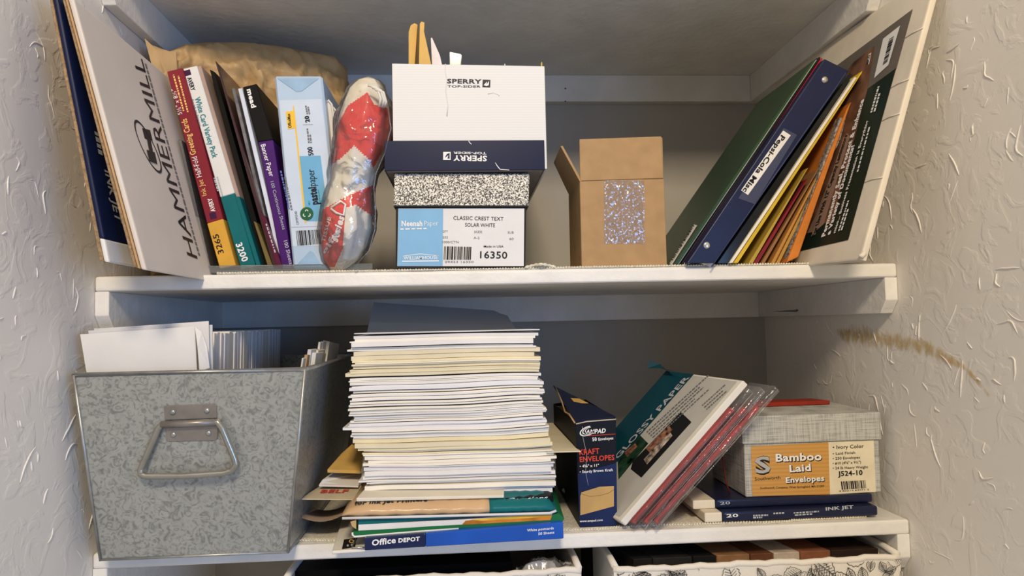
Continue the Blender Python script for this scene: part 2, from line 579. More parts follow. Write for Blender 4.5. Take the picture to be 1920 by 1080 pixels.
# old rust coloured streak on the right wall
m, nt, b = nodes('rust_streak'); N, L = nt.nodes, nt.links
tc = N.new('ShaderNodeTexCoord'); nz = N.new('ShaderNodeTexNoise'); nz.inputs['Scale'].default_value = 130; nz.inputs['Detail'].default_value = 5
mp = N.new('ShaderNodeMapping'); mp.inputs['Scale'].default_value = (1, 1, 0.5); L.new(tc.outputs['Object'], mp.inputs[0]); L.new(mp.outputs[0], nz.inputs[0])
cr = N.new('ShaderNodeValToRGB'); cr.color_ramp.elements[0].position = 0.38; cr.color_ramp.elements[1].position = 0.72
at_ = N.new('ShaderNodeAttribute'); at_.attribute_name = 'fade'
sb = N.new('ShaderNodeMath'); sb.operation = 'MULTIPLY_ADD'; sb.inputs[1].default_value = 0.36; sb.inputs[2].default_value = -0.20
L.new(at_.outputs['Fac'], sb.inputs[0])
ad = N.new('ShaderNodeMath'); ad.operation = 'ADD'; L.new(sb.outputs[0], ad.inputs[0]); L.new(nz.outputs[0], ad.inputs[1])
L.new(ad.outputs[0], cr.inputs[0])
b.inputs['Base Color'].default_value = (0.60, 0.40, 0.10, 1); b.inputs['Roughness'].default_value = 0.7
mm = N.new('ShaderNodeMath'); mm.operation = 'MULTIPLY'; mm.inputs[1].default_value = 0.5; L.new(cr.outputs[0], mm.inputs[0]); L.new(mm.outputs[0], b.inputs['Alpha'])
RUST = m
path = [(1566, 616, 5), (1580, 628, 9), (1612, 630, 13), (1650, 634, 11), (1690, 641, 10), (1735, 650, 11), (1758, 664, 9), (1785, 676, 7), (1810, 690, 4), (1840, 722, 4), (1868, 758, 3)]
vs = []; fs = []; fade = []
for i, (u, v, h) in enumerate(path):
    for k, s in enumerate((-1.9, -0.8, 0.0, 0.8, 1.9)):
        p = atx(u, v + s * h, W); p.x = W - 0.0006; vs.append(p)
        fade.append((0, 0.75, 1, 0.75, 0)[k] * (1 if 0 < i < len(path) - 1 else 0))
for i in range(len(path) - 1):
    for j in range(4):
        a = i * 5 + j; fs.append((a, a + 1, a + 6, a + 5))
st = mk('rust_stain', vs, fs, RUST, WR)
at = st.data.attributes.new('fade', 'FLOAT', 'POINT')
for i, f in enumerate(fade): at.data[i].value = f
tag(st, 'rusty yellow smear on the plaster', None, None, 'stuff')

# shelf boards
def shelf_board(name, label, z):
    o = box(name, (0.001, -0.001, z - TH), (W - 0.001, D - 0.001, z), PAINT, bevel=0.004, seg=3)
    return tag(o, label, 'shelf')


shelf_board('shelf_board', 'white painted middle shelf board carrying the binders, shoe box and leaning packs', 0.0)
shelf_board('shelf_board', 'white painted lower shelf board carrying the metal bin and the paper stack', ZL)
shelf_board('shelf_board', 'white top shelf board seen from below along the upper edge', ZT + TH)
tag(box('shelf_board', (0.001, 0.0, -0.665), (W - 0.001, D - 0.001, -0.646), PAINT, bevel=0.003, seg=2), 'white painted bottom shelf board under the two fabric bins', 'shelf')

# cleats: side ones with the lower front corner sawn off, and back ones between them
n = 0
for z in (-TH, ZL - TH, ZT):
    ch = 0.048 if z != ZT else 0.0515
    for x0, x1 in ((0.0005, CT), (W - CT, W - 0.0005)):
        n += 1
        yf = 0.0005
        pts = [V((x0, yf, z)), V((x0, yf, z - ch + 0.018)), V((x0, yf + 0.014, z - ch)), V((x0, D, z - ch)), V((x0, D, z))]
        struct(npoly('trim_%d' % n, pts, (x1 - x0, 0, 0), PAINT, bevel=0.0008))
    n += 1
    struct(box('trim_%d' % n, (CT, D - CT, z - ch), (W - CT, D, z), PAINT, bevel=0.001))
# nail holes in the back trim below the top shelf
for o in C.objects:
    if o.name == 'trim_9':
        for u, v in ((1060, 166), (1060, 190)):
            disc(o, (u, v), 1.6, yplane(D - CT), GREYINK, name='nail_hole', n=10)
    if o.name == 'trim_2':
        pl = (V((W - CT, 0, 0)), V((-1, 0, 0)))
        patch(o, [(1447, 584), (1492, 581), (1494, 579), (1498, 582), (1494, 585)], pl, GREYINK, name='knot_crack')

# non-slip liner of beaded knit
LINER = mat('beaded_liner', (0.74, 0.70, 0.58), 0.8, 0.10, 300, 0.9, 420)
BEADY = []


def liner(label, x0, x1, y0, y1, z, seedv, wav):
    rnd = random.Random(seedv)
    t = thing('shelf_liner', label, 'shelf liner', ((x0 + x1) / 2, (y0 + y1) / 2, z))
    nx = int((x1 - x0) / 0.008); ny = 24; vs = []
    yf = lambda s: y0 + wav * math.sin(s * 23 + seedv) + 0.5 * wav * math.sin(s * 57)
    for side in (0.0012, 0.0002):
        for j in range(ny + 1):
            for i in range(nx + 1):
                x = x0 + (x1 - x0) * i / nx; ya = yf(x)
                vs.append((x, ya + (y1 - ya) * j / ny, z + side))
    base = grid_mesh(None, nx, ny); o = (nx + 1) * (ny + 1)
    fs = list(base) + [tuple(k + o for k in f) for f in base]
    for i in range(nx): fs.append((i, i + 1, i + 1 + o, i + o))
    mk('sheet', vs, fs, LINER, t, smooth=True)
    bm = bmesh.new()
    x = x0
    while x < x1:
        for r in range(2):
            mt = Matrix.Translation(V((x + r * 0.0016, yf(x) + 0.0005 + r * 0.0026, z + 0.0016)) - t.location) @ Matrix.Diagonal((1.2, 1.1, 0.9 + rnd.random() * 0.4, 1))
            bmesh.ops.create_icosphere(bm, subdivisions=1, radius=0.0016, matrix=mt)
        x += 0.0036
    me = bpy.data.meshes.new('beaded_edge'); bm.to_mesh(me); bm.free(); me.materials.append(LINER)
    for p in me.polygons: p.use_smooth = True
    e = bpy.data.objects.new('beaded_edge', me); C.objects.link(e); e.parent = t; e['kind'] = 'stuff'
    return t


lu = liner('off-white beaded non-slip liner along the edge of the middle shelf', 0.15, 0.925, 0.001, 0.395, 0.0, 2, 0.0012)
# curled bits of the beaded edge
for u0, u1, h, nm in ((985, 1042, 5, 1), (1284, 1322, 8, 2)):
    pts = []
    for i in range(15):
        s = i / 14
        p = atz(u0 + (u1 - u0) * s, 505, 0.0); p.y = 0.0; p.z = 0.0022 + 0.0007 * h * math.sin(math.pi * s) ** 0.8
        p.x = aty(u0 + (u1 - u0) * s, 505, 0.0).x
        p.y = -0.001 + 0.004 * math.sin(s * 9 * nm)
        pts.append(p)
    tube('curled_edge', pts, 0.0021, LINER, lu, n=6, rads=[0.0015 + 0.0009 * (i % 2) for i in range(15)])
liner('off-white beaded non-slip liner covering the lower shelf', 0.24, 0.99, 0.012, 0.395, ZL, 4, 0.004)
ZS = 0.0034          # things on the middle shelf rest on the liner
ZB = ZL + 0.0034
# ------------------------------------------------------------------ middle shelf, left: two flat paper cartons leaning on the wall
YA = -0.17
q = pq([(87, -30), (92, -30), (194, 491), (187, 489)], YA)
tA = thing('paper_carton', 'dark blue flat paper carton leaning on the left wall, farthest left on the middle shelf', 'carton', (q[3].x, 0.04, q[3].z), 'flat paper cartons')
prism('corrugated_back', q, (0, 0.42, 0), CORR, tA)
qb = pq([(93, -30), (103, -30), (196, 448), (185.5, 446)], YA + 0.001)
prism('printed_cover', qb, (0, 0.41, 0), NAVYM, tA, bevel=0.002, seg=2)
qw = pq([(185.5, 446), (196, 448), (205, 492), (195, 491)], YA + 0.001)
prism('white_foot', qw, (0, 0.41, 0), WHITECARD, tA, bevel=0.002, seg=2)
pl = plane(qb[1], qb[2], qb[1] + V((0, 0.1, 0)))
txt(tA, 'INK JET', (195, 318), (216, 414), 14, pl, PALEINK, 0.02, up=(13, 6))
dashes(tA, (176, 246), (184, 288), 8, pl, PALEINK, 4, up=(8, 4))

YB = -0.165
q1 = pq([(116, -4), (120, -4), (256, 502), (250, 499)], YB)
tB = thing('paper_carton', 'white flat paper carton with big black lettering leaning beside the dark blue carton', 'carton', (q1[3].x, 0.04, q1[3].z), 'flat paper cartons')
prism('corrugated_back', q1, (0, 0.43, 0), CORR, tB)
prism('corrugated_liner', pq([(121.5, -4), (125.5, -4), (263, 504), (258, 503)], YB + 0.002), (0, 0.425, 0), KRAFT, tB)
qf = pq([(127, -4), (138, -4), (275, 507), (264.5, 505)], YB + 0.001)
HAMW = mat('carton_white', (0.62, 0.57, 0.52), 0.5, 0.03, 12)
tBc = prism('printed_cover', qf, (0, 0.425, 0), HAMW, tB, bevel=0.002, seg=2)
pl = plane(qf[1], qf[2], qf[1] + V((0, 0.1, 0)))
txt(tBc, 'HAMMERMILL', (370, 486), (266, 111), 20, pl, BLACK, 0.0, up=(-19.5, -8))
dashes(tBc, (375, 480), (274, 120), 3, pl, GREYINK, 40, up=(-3.4, -1.5))
ring(tBc, (277, 275), (21, 50), (-15.5, -6), pl, BLACK, 0.10)
patch(tBc, [(266, 240), (281, 244), (286, 264), (271, 260)], pl, BLACK, name='emblem_stroke')
patch(tBc, [(274, 258), (281, 260), (286, 285), (279, 283)], pl, BLACK, 0.0007, name='emblem_stroke')
patch(tBc, [(274, 281), (289, 286), (294, 308), (279, 302)], pl, BLACK, 0.0008, name='emblem_stroke')

# kraft padded mailer standing behind the boxes
tM = thing('padded_mailer', 'crumpled kraft padded mailer standing behind the boxes at upper left', 'envelope', V((0.15, 0.20, 0.004)))
tops = [(284, 84), (318, 97), (345, 84), (380, 80), (450, 79), (520, 86), (580, 98), (625, 106), (651, 128)]
nu, nv = 90, 60; vs = []; fs = []
for side in (-1, 1):
    for j in range(nv + 1):
        t = j / nv
        for i in range(nu + 1):
            sg = i / nu; x = sg * (len(tops) - 1); k = min(int(x), len(tops) - 2); f = x - k
            Yc = 0.125 + 0.135 * sg
            u = tops[k][0] * (1 - f) + tops[k + 1][0] * f; v_ = tops[k][1] * (1 - f) + tops[k + 1][1] * f
            p = aty(u, v_, Yc); zt_ = p.z
            p.z = zt_ * (1 - t) + 0.006 * t
            h = max(0.0, 1 - abs(2 * sg - 1) ** 6) ** 0.5 * max(0.0, 1 - (1 - min(1, t * 5)) ** 2) ** 0.5 * max(0.0, 1 - max(0, t * 4 - 3) ** 2) ** 0.5
            q_ = V((p.x * 34, 0, p.z * 34))
            cr1 = 1 - 2.6 * abs(noise.noise(q_ + V((3.3, side * 2.0, 0)))) + 0.5 * (1 - 2.6 * abs(noise.noise(q_ * 2.2 + V((7.3, side * 2.0, 0))))) - 0.7
            cr2 = noise.noise(q_ * 0.45 + V((1, side, 5)))
            n_ = V((-0.42, 0.9, 0)) if False else V((0.40, -0.91, 0))
            vs.append(p + n_ * (-side) * (0.036 * h * (1 + 0.25 * cr2) + 0.012 * cr1 * h + 0.0004) + V((0, 0, 0.002 * cr1 * (1 - t) * h)))
    base = (nu + 1) * (nv + 1) * (0 if side < 0 else 1)
    fs += [tuple(base + k for k in f) for f in grid_mesh(None, nu, nv)]
mk('mailer_body', vs, fs, crumpled('crumpled_kraft', (0.42, 0.28, 0.13), (0.50, 0.34, 0.165)), tM, smooth=True)
a = [aty(271, 72, 0.098), aty(292, 92, 0.098), aty(330, 98, 0.112), aty(334, 180, 0.112), aty(308, 160, 0.098), aty(284, 120, 0.096)]
npoly('folded_flap', a, (0.0005, 0.002, 0), KRAFTP, tM)
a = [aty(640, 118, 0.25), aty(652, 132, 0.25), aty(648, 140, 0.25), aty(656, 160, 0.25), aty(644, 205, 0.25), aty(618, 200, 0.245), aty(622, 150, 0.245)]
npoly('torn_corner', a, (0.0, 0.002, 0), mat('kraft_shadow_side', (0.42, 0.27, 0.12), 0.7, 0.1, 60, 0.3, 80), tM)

# clear desktop tray that holds the leaning boxes
ACR = film('clear_acrylic', (0.80, 0.86, 0.87), 0.08, 0.05, 8, 0.05, 1.4, 0.06)
tT = thing('acrylic_tray', 'clear acrylic tray holding the leaning boxes beside the white carton', 'tray', aty(520, 510, 0.1))
pa = aty(391, 512, 0.03); pb = aty(334, 262, 0.03)
pa.z = 0.0035
prism('side_panel', [pb, pb + V((0.004, 0, 0)), pa + V((0.004, 0, 0)), pa], (0, 0.16, 0), ACR, tT)
rx = aty(700, 510, 0.03).x
box('base_panel', (pa.x, 0.03, 0.0035), (rx, 0.19, 0.0075), mat('smoky_acrylic', (0.20, 0.21, 0.21), 0.25, 0.1, 20), tT)
box('front_lip', (pa.x, 0.026, 0.0035), (rx, 0.030, 0.0135), ACR, tT)
Z0 = 0.0078
# black folder tucked between the carton and the tray
q = pq([(312, 252), (319, 249), (386, 500), (378, 503)], 0.05)
tag(prism('file_folder', q, (0, 0.12, 0), DARK), 'black folder squeezed between the white carton and the clear tray', 'folder')


def slab(name, label, cat, px, Y, depth, m, zmin=None, group=None, bevel=0.0008, part='body'):
    q = pq(px, Y)
    if zmin is not None:
        for k in (2, 3): q[k].z = max(q[k].z, zmin)
    t = thing(name, label, cat, ((q[2].x + q[3].x) / 2, Y + depth / 2, min(q[2].z, q[3].z)), group)
    b = prism(part, q, (0, depth, 0), m, t, bevel)
    return t, q, yplane(Y), b


AV = 0.035
RED = mat('red_print', (0.22, 0.018, 0.032), 0.42, 0.05, 30)
MUST = mat('mustard_print', (0.66, 0.36, 0.05), 0.45, 0.05, 30)
t, q, pl, _ = slab('card_box', 'dark red card box with a mustard lower end in the clear tray', 'box', [(313, 134), (342, 127), (418, 410), (388, 419)], AV, 0.11, RED, part='red_body')
prism('mustard_end', pq([(388, 419), (418, 410), (442, 498), (412, 503.5)], AV), (0, 0.11, 0), MUST, t, 0.0008)
txt(t, 'Ink Jet', (388, 366), (380, 336), 9, pl, GOLDINK)
txt(t, 'Half-Fold', (379, 331), (369, 293), 10, pl, WHITEINK)
txt(t, 'Greeting Cards', (368, 289), (350, 222), 11, pl, GOLDINK, 0.015)
txt(t, '5½" x 8½"', (342, 214), (329, 166), 8, pl, WHITEINK)
dashes(t, (354, 210), (336, 142), 3, pl, GOLDINK, 16)
dashes(t, (346, 208), (327, 140), 3, pl, GOLDINK, 16)
txt(t, 'AVERY', (404, 396), (397, 371), 8, pl, WHITEINK, 0.03)
patch(t, [(392, 400), (404, 397), (407, 409), (395, 412)], pl, mat('plum_print', (0.05, 0.01, 0.05), 0.4), name='emblem_square')
txt(t, '3265', (420, 474), (409, 438), 11, pl, BLACK, 0.01)

TEAL = mat('teal_print', (0.006, 0.135, 0.15), 0.4, 0.05, 30)
PINKB = mat('beige_card_side', (0.42, 0.30, 0.24), 0.6, 0.05, 30)
t, q, pl, _ = slab('card_box', 'white card box with a teal lower end beside the dark red box', 'box', [(343, 129), (369, 123), (440, 362), (413, 370)], AV + 0.004, 0.11, WHITECARD, part='white_body')
prism('teal_end', pq([(413, 370), (440, 362), (480, 500), (452, 505)], AV + 0.004), (0, 0.11, 0), TEAL, t, 0.0008)
prism('side_board', pq([(369.5, 124), (377, 123), (488, 499), (480.5, 501)], AV + 0.008), (0, 0.10, 0), PINKB, t, 0.0006)
prism('teal_flap', pq([(441, 369), (449, 368), (489, 498), (481, 500)], AV + 0.0045), (0, 0.02, 0), TEAL, t, 0.0006)
patch(t, [(345, 133), (356, 130), (359, 140), (348, 143)], pl, mat('plum_print', (0.05, 0.01, 0.05), 0.4), name='emblem_square')
txt(t, 'AVERY', (351, 146), (359, 171), 8, pl, BLACK, 0.03)
txt(t, 'White Card Variety Pack', (365, 184), (399, 297), 10.5, pl, TEALINK, 0.02)
txt(t, 'for Ink Jet Printers', (359.5, 187), (374, 237), 4, pl, GREYINK)
dashes(t, (406, 332), (416, 368), 3, pl, PALEINK, 8, rows=2)
txt(t, '3200', (442, 458), (455, 492), 12, pl, WHITEINK, 0.03)

tag(prism('file_folder', pq([(393, 130), (403, 135), (506, 500), (493, 502)], AV + 0.02), (0, 0.10, 0), DARK), 'black plastic folder behind the white card box', 'folder')
q = pq([(382, 133), (391, 150), (489, 498), (482, 500)], AV + 0.03)
tag(prism('file_folder', q, (0, 0.09, 0), mat('black_green_card', (0.006, 0.010, 0.009), 0.5, spec=0.1)), 'narrow dark green-black folder next to the teal box end', 'folder')
t, q, pl, _ = slab('thin_book', 'tall thin maroon-brown booklet standing left of the purple box', 'book', [(403, 113), (408, 118), (521, 503), (513, 504)], AV - 0.006, 0.14, mat('maroon_gloss', (0.055, 0.022, 0.026), 0.25, 0.15, 20, coat=0.4), part='cover')
prism('gold_corner', pq([(475, 414), (481, 418), (513, 503), (503, 503)], AV - 0.004), (0, 0.02, 0), mat('dull_gold', (0.16, 0.12, 0.04), 0.4), t)
prism('maroon_spine', pq([(486, 400), (495, 404), (530, 503), (520, 504)], AV - 0.0065), (0, 0.02, 0), mat('maroon_print', (0.10, 0.012, 0.035), 0.3), t)
dashes(t, (498, 420), (515, 474), 2.5, yplane(AV - 0.0065), PALEINK, 8)
for i, (a, bb, lab, mm_) in enumerate(((434, 515, 'thin silvery plastic sleeve between the booklet and the paper pad', mat('silver_sleeve', (0.20, 0.19, 0.20), 0.25, 0.2, 90)),
                                      (446, 526, 'narrow white paper pad left of the purple box', mat('bluewhite_pad', (0.66, 0.72, 0.84), 0.6)))):
    wd = 6 if i == 0 else 8
    tag(prism('paper_pad' if i else 'plastic_sleeve', pq([(a, 166), (a + wd, 165), (bb + wd, 503), (bb, 504)], AV + 0.004), (0, 0.12, 0), mm_), lab, 'paper pad' if i else 'sleeve')
PURP = mat('purple_print', (0.060, 0.010, 0.14), 0.4, 0.06, 30)
t, q, pl, _ = slab('banner_paper_box', 'purple and black banner paper box left of the pale blue ream', 'box', [(455, 163), (481, 157), (512, 262), (484, 266)], AV, 0.13, DARK, part='black_top')
prism('purple_body', pq([(484, 266), (512, 262), (549, 502), (529, 504)], AV), (0, 0.13, 0), PURP, t, 0.0008)
txt(t, 'mead', (463, 168), (472, 203), 9, pl, WHITEINK, 0.04)
txt(t, 'Banner Paper', (489, 272), (506, 332), 9, pl, WHITEINK, 0.01)
txt(t, '100 Continuous Sheets', (507, 341), (530, 431), 6.5, pl, PALEINK)
txt(t, '100 Sheets', (532, 452), (543, 496), 7, pl, PALEINK, 0.01)
tag(prism('file_folder', pq([(482, 200), (492, 190), (541, 500), (534, 502)], AV + 0.05), (0, 0.09, 0), DARK), 'black folder in the shadow between purple box and ream', 'folder')

# ream of pastel paper
RW = mat('ream_wrap', (0.42, 0.55, 0.70), 0.32, 0.05, 9, 0.25, 30, coat=0.3)
YR = 0.03
t, q, pl, body = slab('paper_ream', 'pale blue wrapped ream of pastel paper standing next to the red and white roll', 'paper ream', [(514, 142), (604, 142), (642, 505), (550, 505)], YR, 0.20, RW, bevel=0.0025, part='wrapped_block')
LB = mat('sky_blue_print', (0.15, 0.40, 0.62), 0.4, 0.03)
WP = mat('ream_white_print', (0.54, 0.63, 0.75), 0.38, 0.02)
patch(t, [(524, 188), (603, 186), (634, 460), (549, 462)], pl, WP, 0.0003)
patch(t, [(559, 293), (601, 292), (617, 415), (571, 415)], pl, LB, 0.0005)
YEL = mat('ochre_print', (0.80, 0.50, 0.05), 0.45, 0.02)
patch(t, [(549, 199), (551.5, 199), (575, 418), (571.5, 418)], pl, YEL, 0.0006, 'ochre_rule')
patch(t, [(536, 210), (550, 208), (554, 240), (540, 243)], pl, YEL, 0.0007, 'ochre_tag')
txt(t, 'OfficeMax', (547, 240), (544, 213), 6, pl, BLACK, 0.02, eps=0.001)
txt(t, '20', (581, 229), (579, 217), 8, pl, BLACK, 0.04, eps=0.0009)
txt(t, '500', (588, 291), (585, 275), 9, pl, BLACK, 0.03, eps=0.0009)
dashes(t, (578, 214), (575, 198), 3, pl, GREYINK, 4, eps=0.0009, rows=2, step=(4, 0))
dashes(t, (581, 268), (578, 241), 3, pl, GREYINK, 5, eps=0.0009, rows=2, step=(4, 0))
patch(t, [(568, 233.5), (587, 233), (587, 234), (568, 234.5)], pl, PALEINK, 0.0009, 'rule')
txt(t, 'pastel', (597, 383), (592.5, 350), 14, pl, BLACK, 0.04, eps=0.0009)
txt(t, 'paper', (592.3, 348.5), (589, 317), 14, pl, BLACK, 0.0, eps=0.0009)
dashes(t, (582, 384), (581, 377), 3, pl, TEALINK, 1, eps=0.0009)
dashes(t, (602, 383), (598, 356), 2, pl, TEALINK, 6, eps=0.0009)
disc(t, (575.5, 401), 12.5, pl, mat('recycle_green', (0.02, 0.12, 0.05), 0.4), 0.0010, name='recycling_badge')
for k in range(3):
    th = k * 2.094 + 0.5
    c0 = (575.5 + 4.6 * math.cos(th), 401 + 4.6 * math.sin(th))
    ring(t, c0, (3.4 * math.cos(th), 3.4 * math.sin(th)), (-3.2 * math.sin(th), 3.2 * math.cos(th)), pl, WHITEINK, 0.45, 10, 0.0013, 'recycling_arrow', -1.6, 1.6)
dashes(t, (544, 392), (528, 320), 3, pl, mat('blue_print', (0.10, 0.16, 0.42), 0.5), 14, eps=0.0006)
dashes(t, (549, 394), (536, 330), 3.5, pl, GREYINK, 12, eps=0.0006)
txt(t, 'OM99340', (561, 421), (557, 396), 5, pl, GREYINK, 0.0, eps=0.0008)
patch(t, [(546, 425.5), (616, 423.5), (616, 424.5), (546, 426.5)], pl, PALEINK, 0.0007, 'rule')
bars(t, [(555, 433), (603, 430), (606, 457), (558, 461)], pl, BLACK, 20, 0.0008)
FOLDM = mat('ream_fold', (0.30, 0.46, 0.64), 0.25, 0.08, 30, 0.3, 60, coat=0.4)
patch(t, [(520, 147), (598, 147), (566, 171), (556, 172)], pl, FOLDM, 0.0006, 'folded_corner')
patch(t, [(553, 500), (604, 500), (588, 474), (582, 470)], pl, FOLDM, 0.0006, 'folded_corner')

# folded white plastic bag squeezed behind the ream
t = thing('plastic_bag', 'small folded white plastic bag between the ream and the wrapped roll', 'bag', aty(628, 300, 0.05))
for k, (dx, tp) in enumerate(((0, 188), (8, 200), (15, 214))):
    pts = [aty(612 + dx * 0.8, 300, 0.05 + k * 0.004), aty(611 + dx, 235, 0.05), aty(612 + dx, tp + 5, 0.05), aty(616 + dx, tp, 0.05), aty(622 + dx, tp + 8, 0.05), aty(628 + dx * 0.9, 240, 0.05), aty(628 + dx * 0.8, 310, 0.05)]
    pts = [p + V((0, 0.004 * k, 0)) for p in pts]
    tube('fold', pts, 0.0016, WHITECARD, t, 8)
    npoly('film_layer', [p + V((0, 0.001, 0)) for p in pts], (0, 0.002, 0), PAPER, t)

# rolled red and white bag in clear film
ax = [(691, 146, 8), (690, 153, 24), (688, 168, 37), (686, 190, 45), (684, 225, 53), (680, 262, 55), (672, 300, 52), (663, 335, 46), (655, 365, 45), (651, 395, 50), (649, 430, 51), (646, 462, 46), (641, 488, 36), (636, 506, 20), (632, 516, 5)]
YRL = -0.012


def axp(s):
    x = s * (len(ax) - 1); i = min(int(x), len(ax) - 2); f = x - i
    return tuple(ax[i][k] * (1 - f) + ax[i + 1][k] * f for k in range(3))


def inside(p, poly):
    r = False; n = len(poly)
    for i in range(n):
        x0, y0 = poly[i]; x1, y1 = poly[(i + 1) % n]
        if (y0 > p[1]) != (y1 > p[1]) and p[0] < (x1 - x0) * (p[1] - y0) / (y1 - y0) + x0: r = not r
    return r


RP = [[(630, 240), (652, 198), (689, 173), (701, 196), (740, 208), (742, 240), (700, 316), (693, 300), (664, 273), (640, 296), (608, 318)],
      [(705, 345), (712, 415), (690, 400), (668, 384), (648, 389), (643, 466), (628, 500), (590, 505), (590, 440), (605, 393), (656, 365)],
      [(640, 508), (668, 500), (664, 520), (640, 520)]]


def roll(scale, crump, nh=170, nt_=150):
    vs = []
    for j in range(nh + 1):
        u, v, r = axp(j / nh)
        c = aty(u, v, YRL + 0.045); e = (aty(u + r, v, YRL + 0.045) - c).length * scale
        for i in range(nt_):
            th = 2 * math.pi * i / nt_
            p = c + V((math.cos(th) * e, math.sin(th) * e * 0.82, 0))
            k = noise.noise(V((math.cos(th) * 2.2, math.sin(th) * 2.2, j / nh * 9))) + 0.5 * noise.noise(V((math.cos(th) * 5, math.sin(th) * 5, j / nh * 22)))
            p += (p - c) * k * crump
            p.z = max(p.z, 0.0045)
            vs.append(p)
    fs = [(j * nt_ + i, j * nt_ + (i + 1) % nt_, (j + 1) * nt_ + (i + 1) % nt_, (j + 1) * nt_ + i) for j in range(nh) for i in range(nt_)]
    return vs, fs


def topx(p):
    d = p - CAM; z = d.dot(FW); return (960 + F * d.dot(RT) / z, 540 - F * d.dot(UP) / z)


tR = thing('wrapped_roll', 'rolled red and white plastic bag in clear film beside the shoe box', 'roll', aty(637, 510, YRL + 0.045))
vs, fs = roll(0.90, 0.05)
fr = []; fw_ = []
for f in fs:
    c = sum((vs[k] for k in f), V()) / 4; p = topx(c)
    (fr if any(inside(p, P) for P in RP) else fw_).append(f)
ROLLW = mat('white_bag_plastic', (0.72, 0.70, 0.62), 0.35, 0.06, 40, 0.4, 50)
ROLLR = mat('red_bag_plastic', (0.68, 0.026, 0.014), 0.32, 0.10, 40, 0.4, 50)


def sub(vs, fs):
    ids = sorted({k for f in fs for k in f}); mp = {k: i for i, k in enumerate(ids)}
    return [vs[k] for k in ids], [tuple(mp[k] for k in f) for f in fs]


mk('white_roll', *sub(vs, fw_), ROLLW, tR, smooth=True)
mk('red_print', *sub(vs, fr), ROLLR, tR, smooth=True)
bvh = BVHTree.FromPolygons([tuple(v) for v in vs], fs)
plane_fallback = yplane(YRL)
txt(tR, 'series', (633, 455), (646, 408), 13, bvh, WHITEINK, 0.04, up=(-12, -6), eps=0.0015)
txt(tR, 'TISSUE', (610, 455), (622, 408), 6, bvh, WHITEINK, 0.02, up=(-6, -2), eps=0.0015)
txt(tR, 'gifts', (612, 478), (640, 430), 11, bvh, WHITEINK, 0.03, up=(-9, -5), eps=0.0015)
vv = []
for (u, v) in ((622, 390), (640, 378), (648, 384), (645, 404), (632, 400), (622, 392)):
    q0 = put(bvh, u, v, 0.002)
    if q0: vv.append(q0)
if len(vv) > 3: tube('white_loop', vv, 0.0016, WHITEINK, tR, 6)
for k, (u0, u1) in enumerate(((690, 714), (698, 720), (704, 724))):
    tube('rolled_layer', [aty(u0, 160 + 4 * k, YRL + 0.006), aty((u0 + u1) / 2 + 5, 165 + 4 * k, YRL + 0.006), aty(u1, 185 + 3 * k, YRL + 0.008), aty(u1 - 3, 200, YRL + 0.012)], 0.0017, ROLLW, tR, 8)
vs, fs = roll(1.04, 0.13, 90, 72)
fl = mk('clear_film', vs, fs, film('clear_film', (1, 1, 1), 0.06, 0.07, 38, 1.0, 0.9, 0.03), tR, smooth=True)
tube('film_seam', [aty(u, v, YRL - 0.0) for u, v in ((727, 200), (733, 240), (722, 285), (705, 325), (701, 350), (704, 390), (703, 430), (692, 470), (665, 500))], 0.0008, film('clear_film'), tR, 6)

# ------------------------------------------------------------------ envelope box with speckled lid, shoe box on top of it
YN = 0.0
t, q, pl, _ = slab('envelope_box', 'black envelope box with speckled lid and blue and white label, under the shoe box', 'box', [(742, 384), (987, 384), (985, 512), (742, 512)], YN, 0.16, mat('black_box_card', (0.02, 0.023, 0.024), 0.45, 0.1, 50), zmin=ZS)
SPK = speckle('speckled_lid', 620, (0.02, 0.02, 0.022), (0.80, 0.77, 0.68), 0.49, 0.52, 0.4, 1.0)
ql = pq([(739, 325), (993, 325), (991, 387), (738, 387)], YN - 0.003)
prism('lid', ql, (0, 0.166, 0), SPK, t, 0.0015)
prism('lid_edge', pq([(738, 385), (991, 385), (991, 388), (738, 388)], YN - 0.0035), (0, 0.167, 0), BLACK, t, 0.0003)
ZN = ql[0].z
LBL = mat('label_blue', (0.22, 0.45, 0.68), 0.4, 0.03, 30)
lb_ = patch(t, [(747, 391), (983, 391), (982, 499), (745, 499)], pl, WHITECARD, 0.0004, 'label')
t = lb_
patch(t, [(747.5, 391.5), (831, 392), (830, 498.5), (745.5, 498.5)], pl, LBL, 0.0007, 'label_panel')
E9 = dict(eps=0.0011)
txt(t, 'Neenah', (753, 424), (792, 424), 10, pl, WHITEINK, 0.03, **E9)
txt(t, 'Paper', (796, 424), (822, 423), 10, pl, WHITEINK, -0.01, **E9)
dashes(t, (751, 431), (800, 430), 2.5, pl, WHITEINK, 5, eps=0.0011)
txt(t, 'WILLIAMHOUSE', (757, 487), (821, 486), 6.5, pl, WHITEINK, 0.01, **E9)
patch(t, [(754, 489), (823, 488), (823, 490.5), (754, 491)], pl, WHITEINK, 0.0011, 'rule')
patch(t, [(756, 480), (788, 475.5), (822, 479.5), (822, 480.3), (788, 476.8), (756, 481)], pl, WHITEINK, 0.0011, 'rule')
txt(t, 'CLASSIC CREST TEXT', (850, 412), (944, 414), 7, pl, BLACK, 0.0, **E9)
txt(t, 'SOLAR WHITE', (872, 425), (928, 426), 7, pl, BLACK, 0.0, **E9)
for s, u0, v0, u1 in (('QTY', 830, 436, 840), ('SIZE', 889, 437, 904), ('SUB', 952, 438, 963), ('252', 830, 447, 840), ('A-2', 888, 448, 899), ('60', 955, 450, 963), ('1000/CTN', 829, 456, 860)):
    txt(t, s, (u0, v0), (u1, v0), 4.2, pl, GREYINK, **E9)
bars(t, [(833, 462), (886, 463), (885, 487), (832, 487)], pl, BLACK, 17, 0.0011, seedv=4)
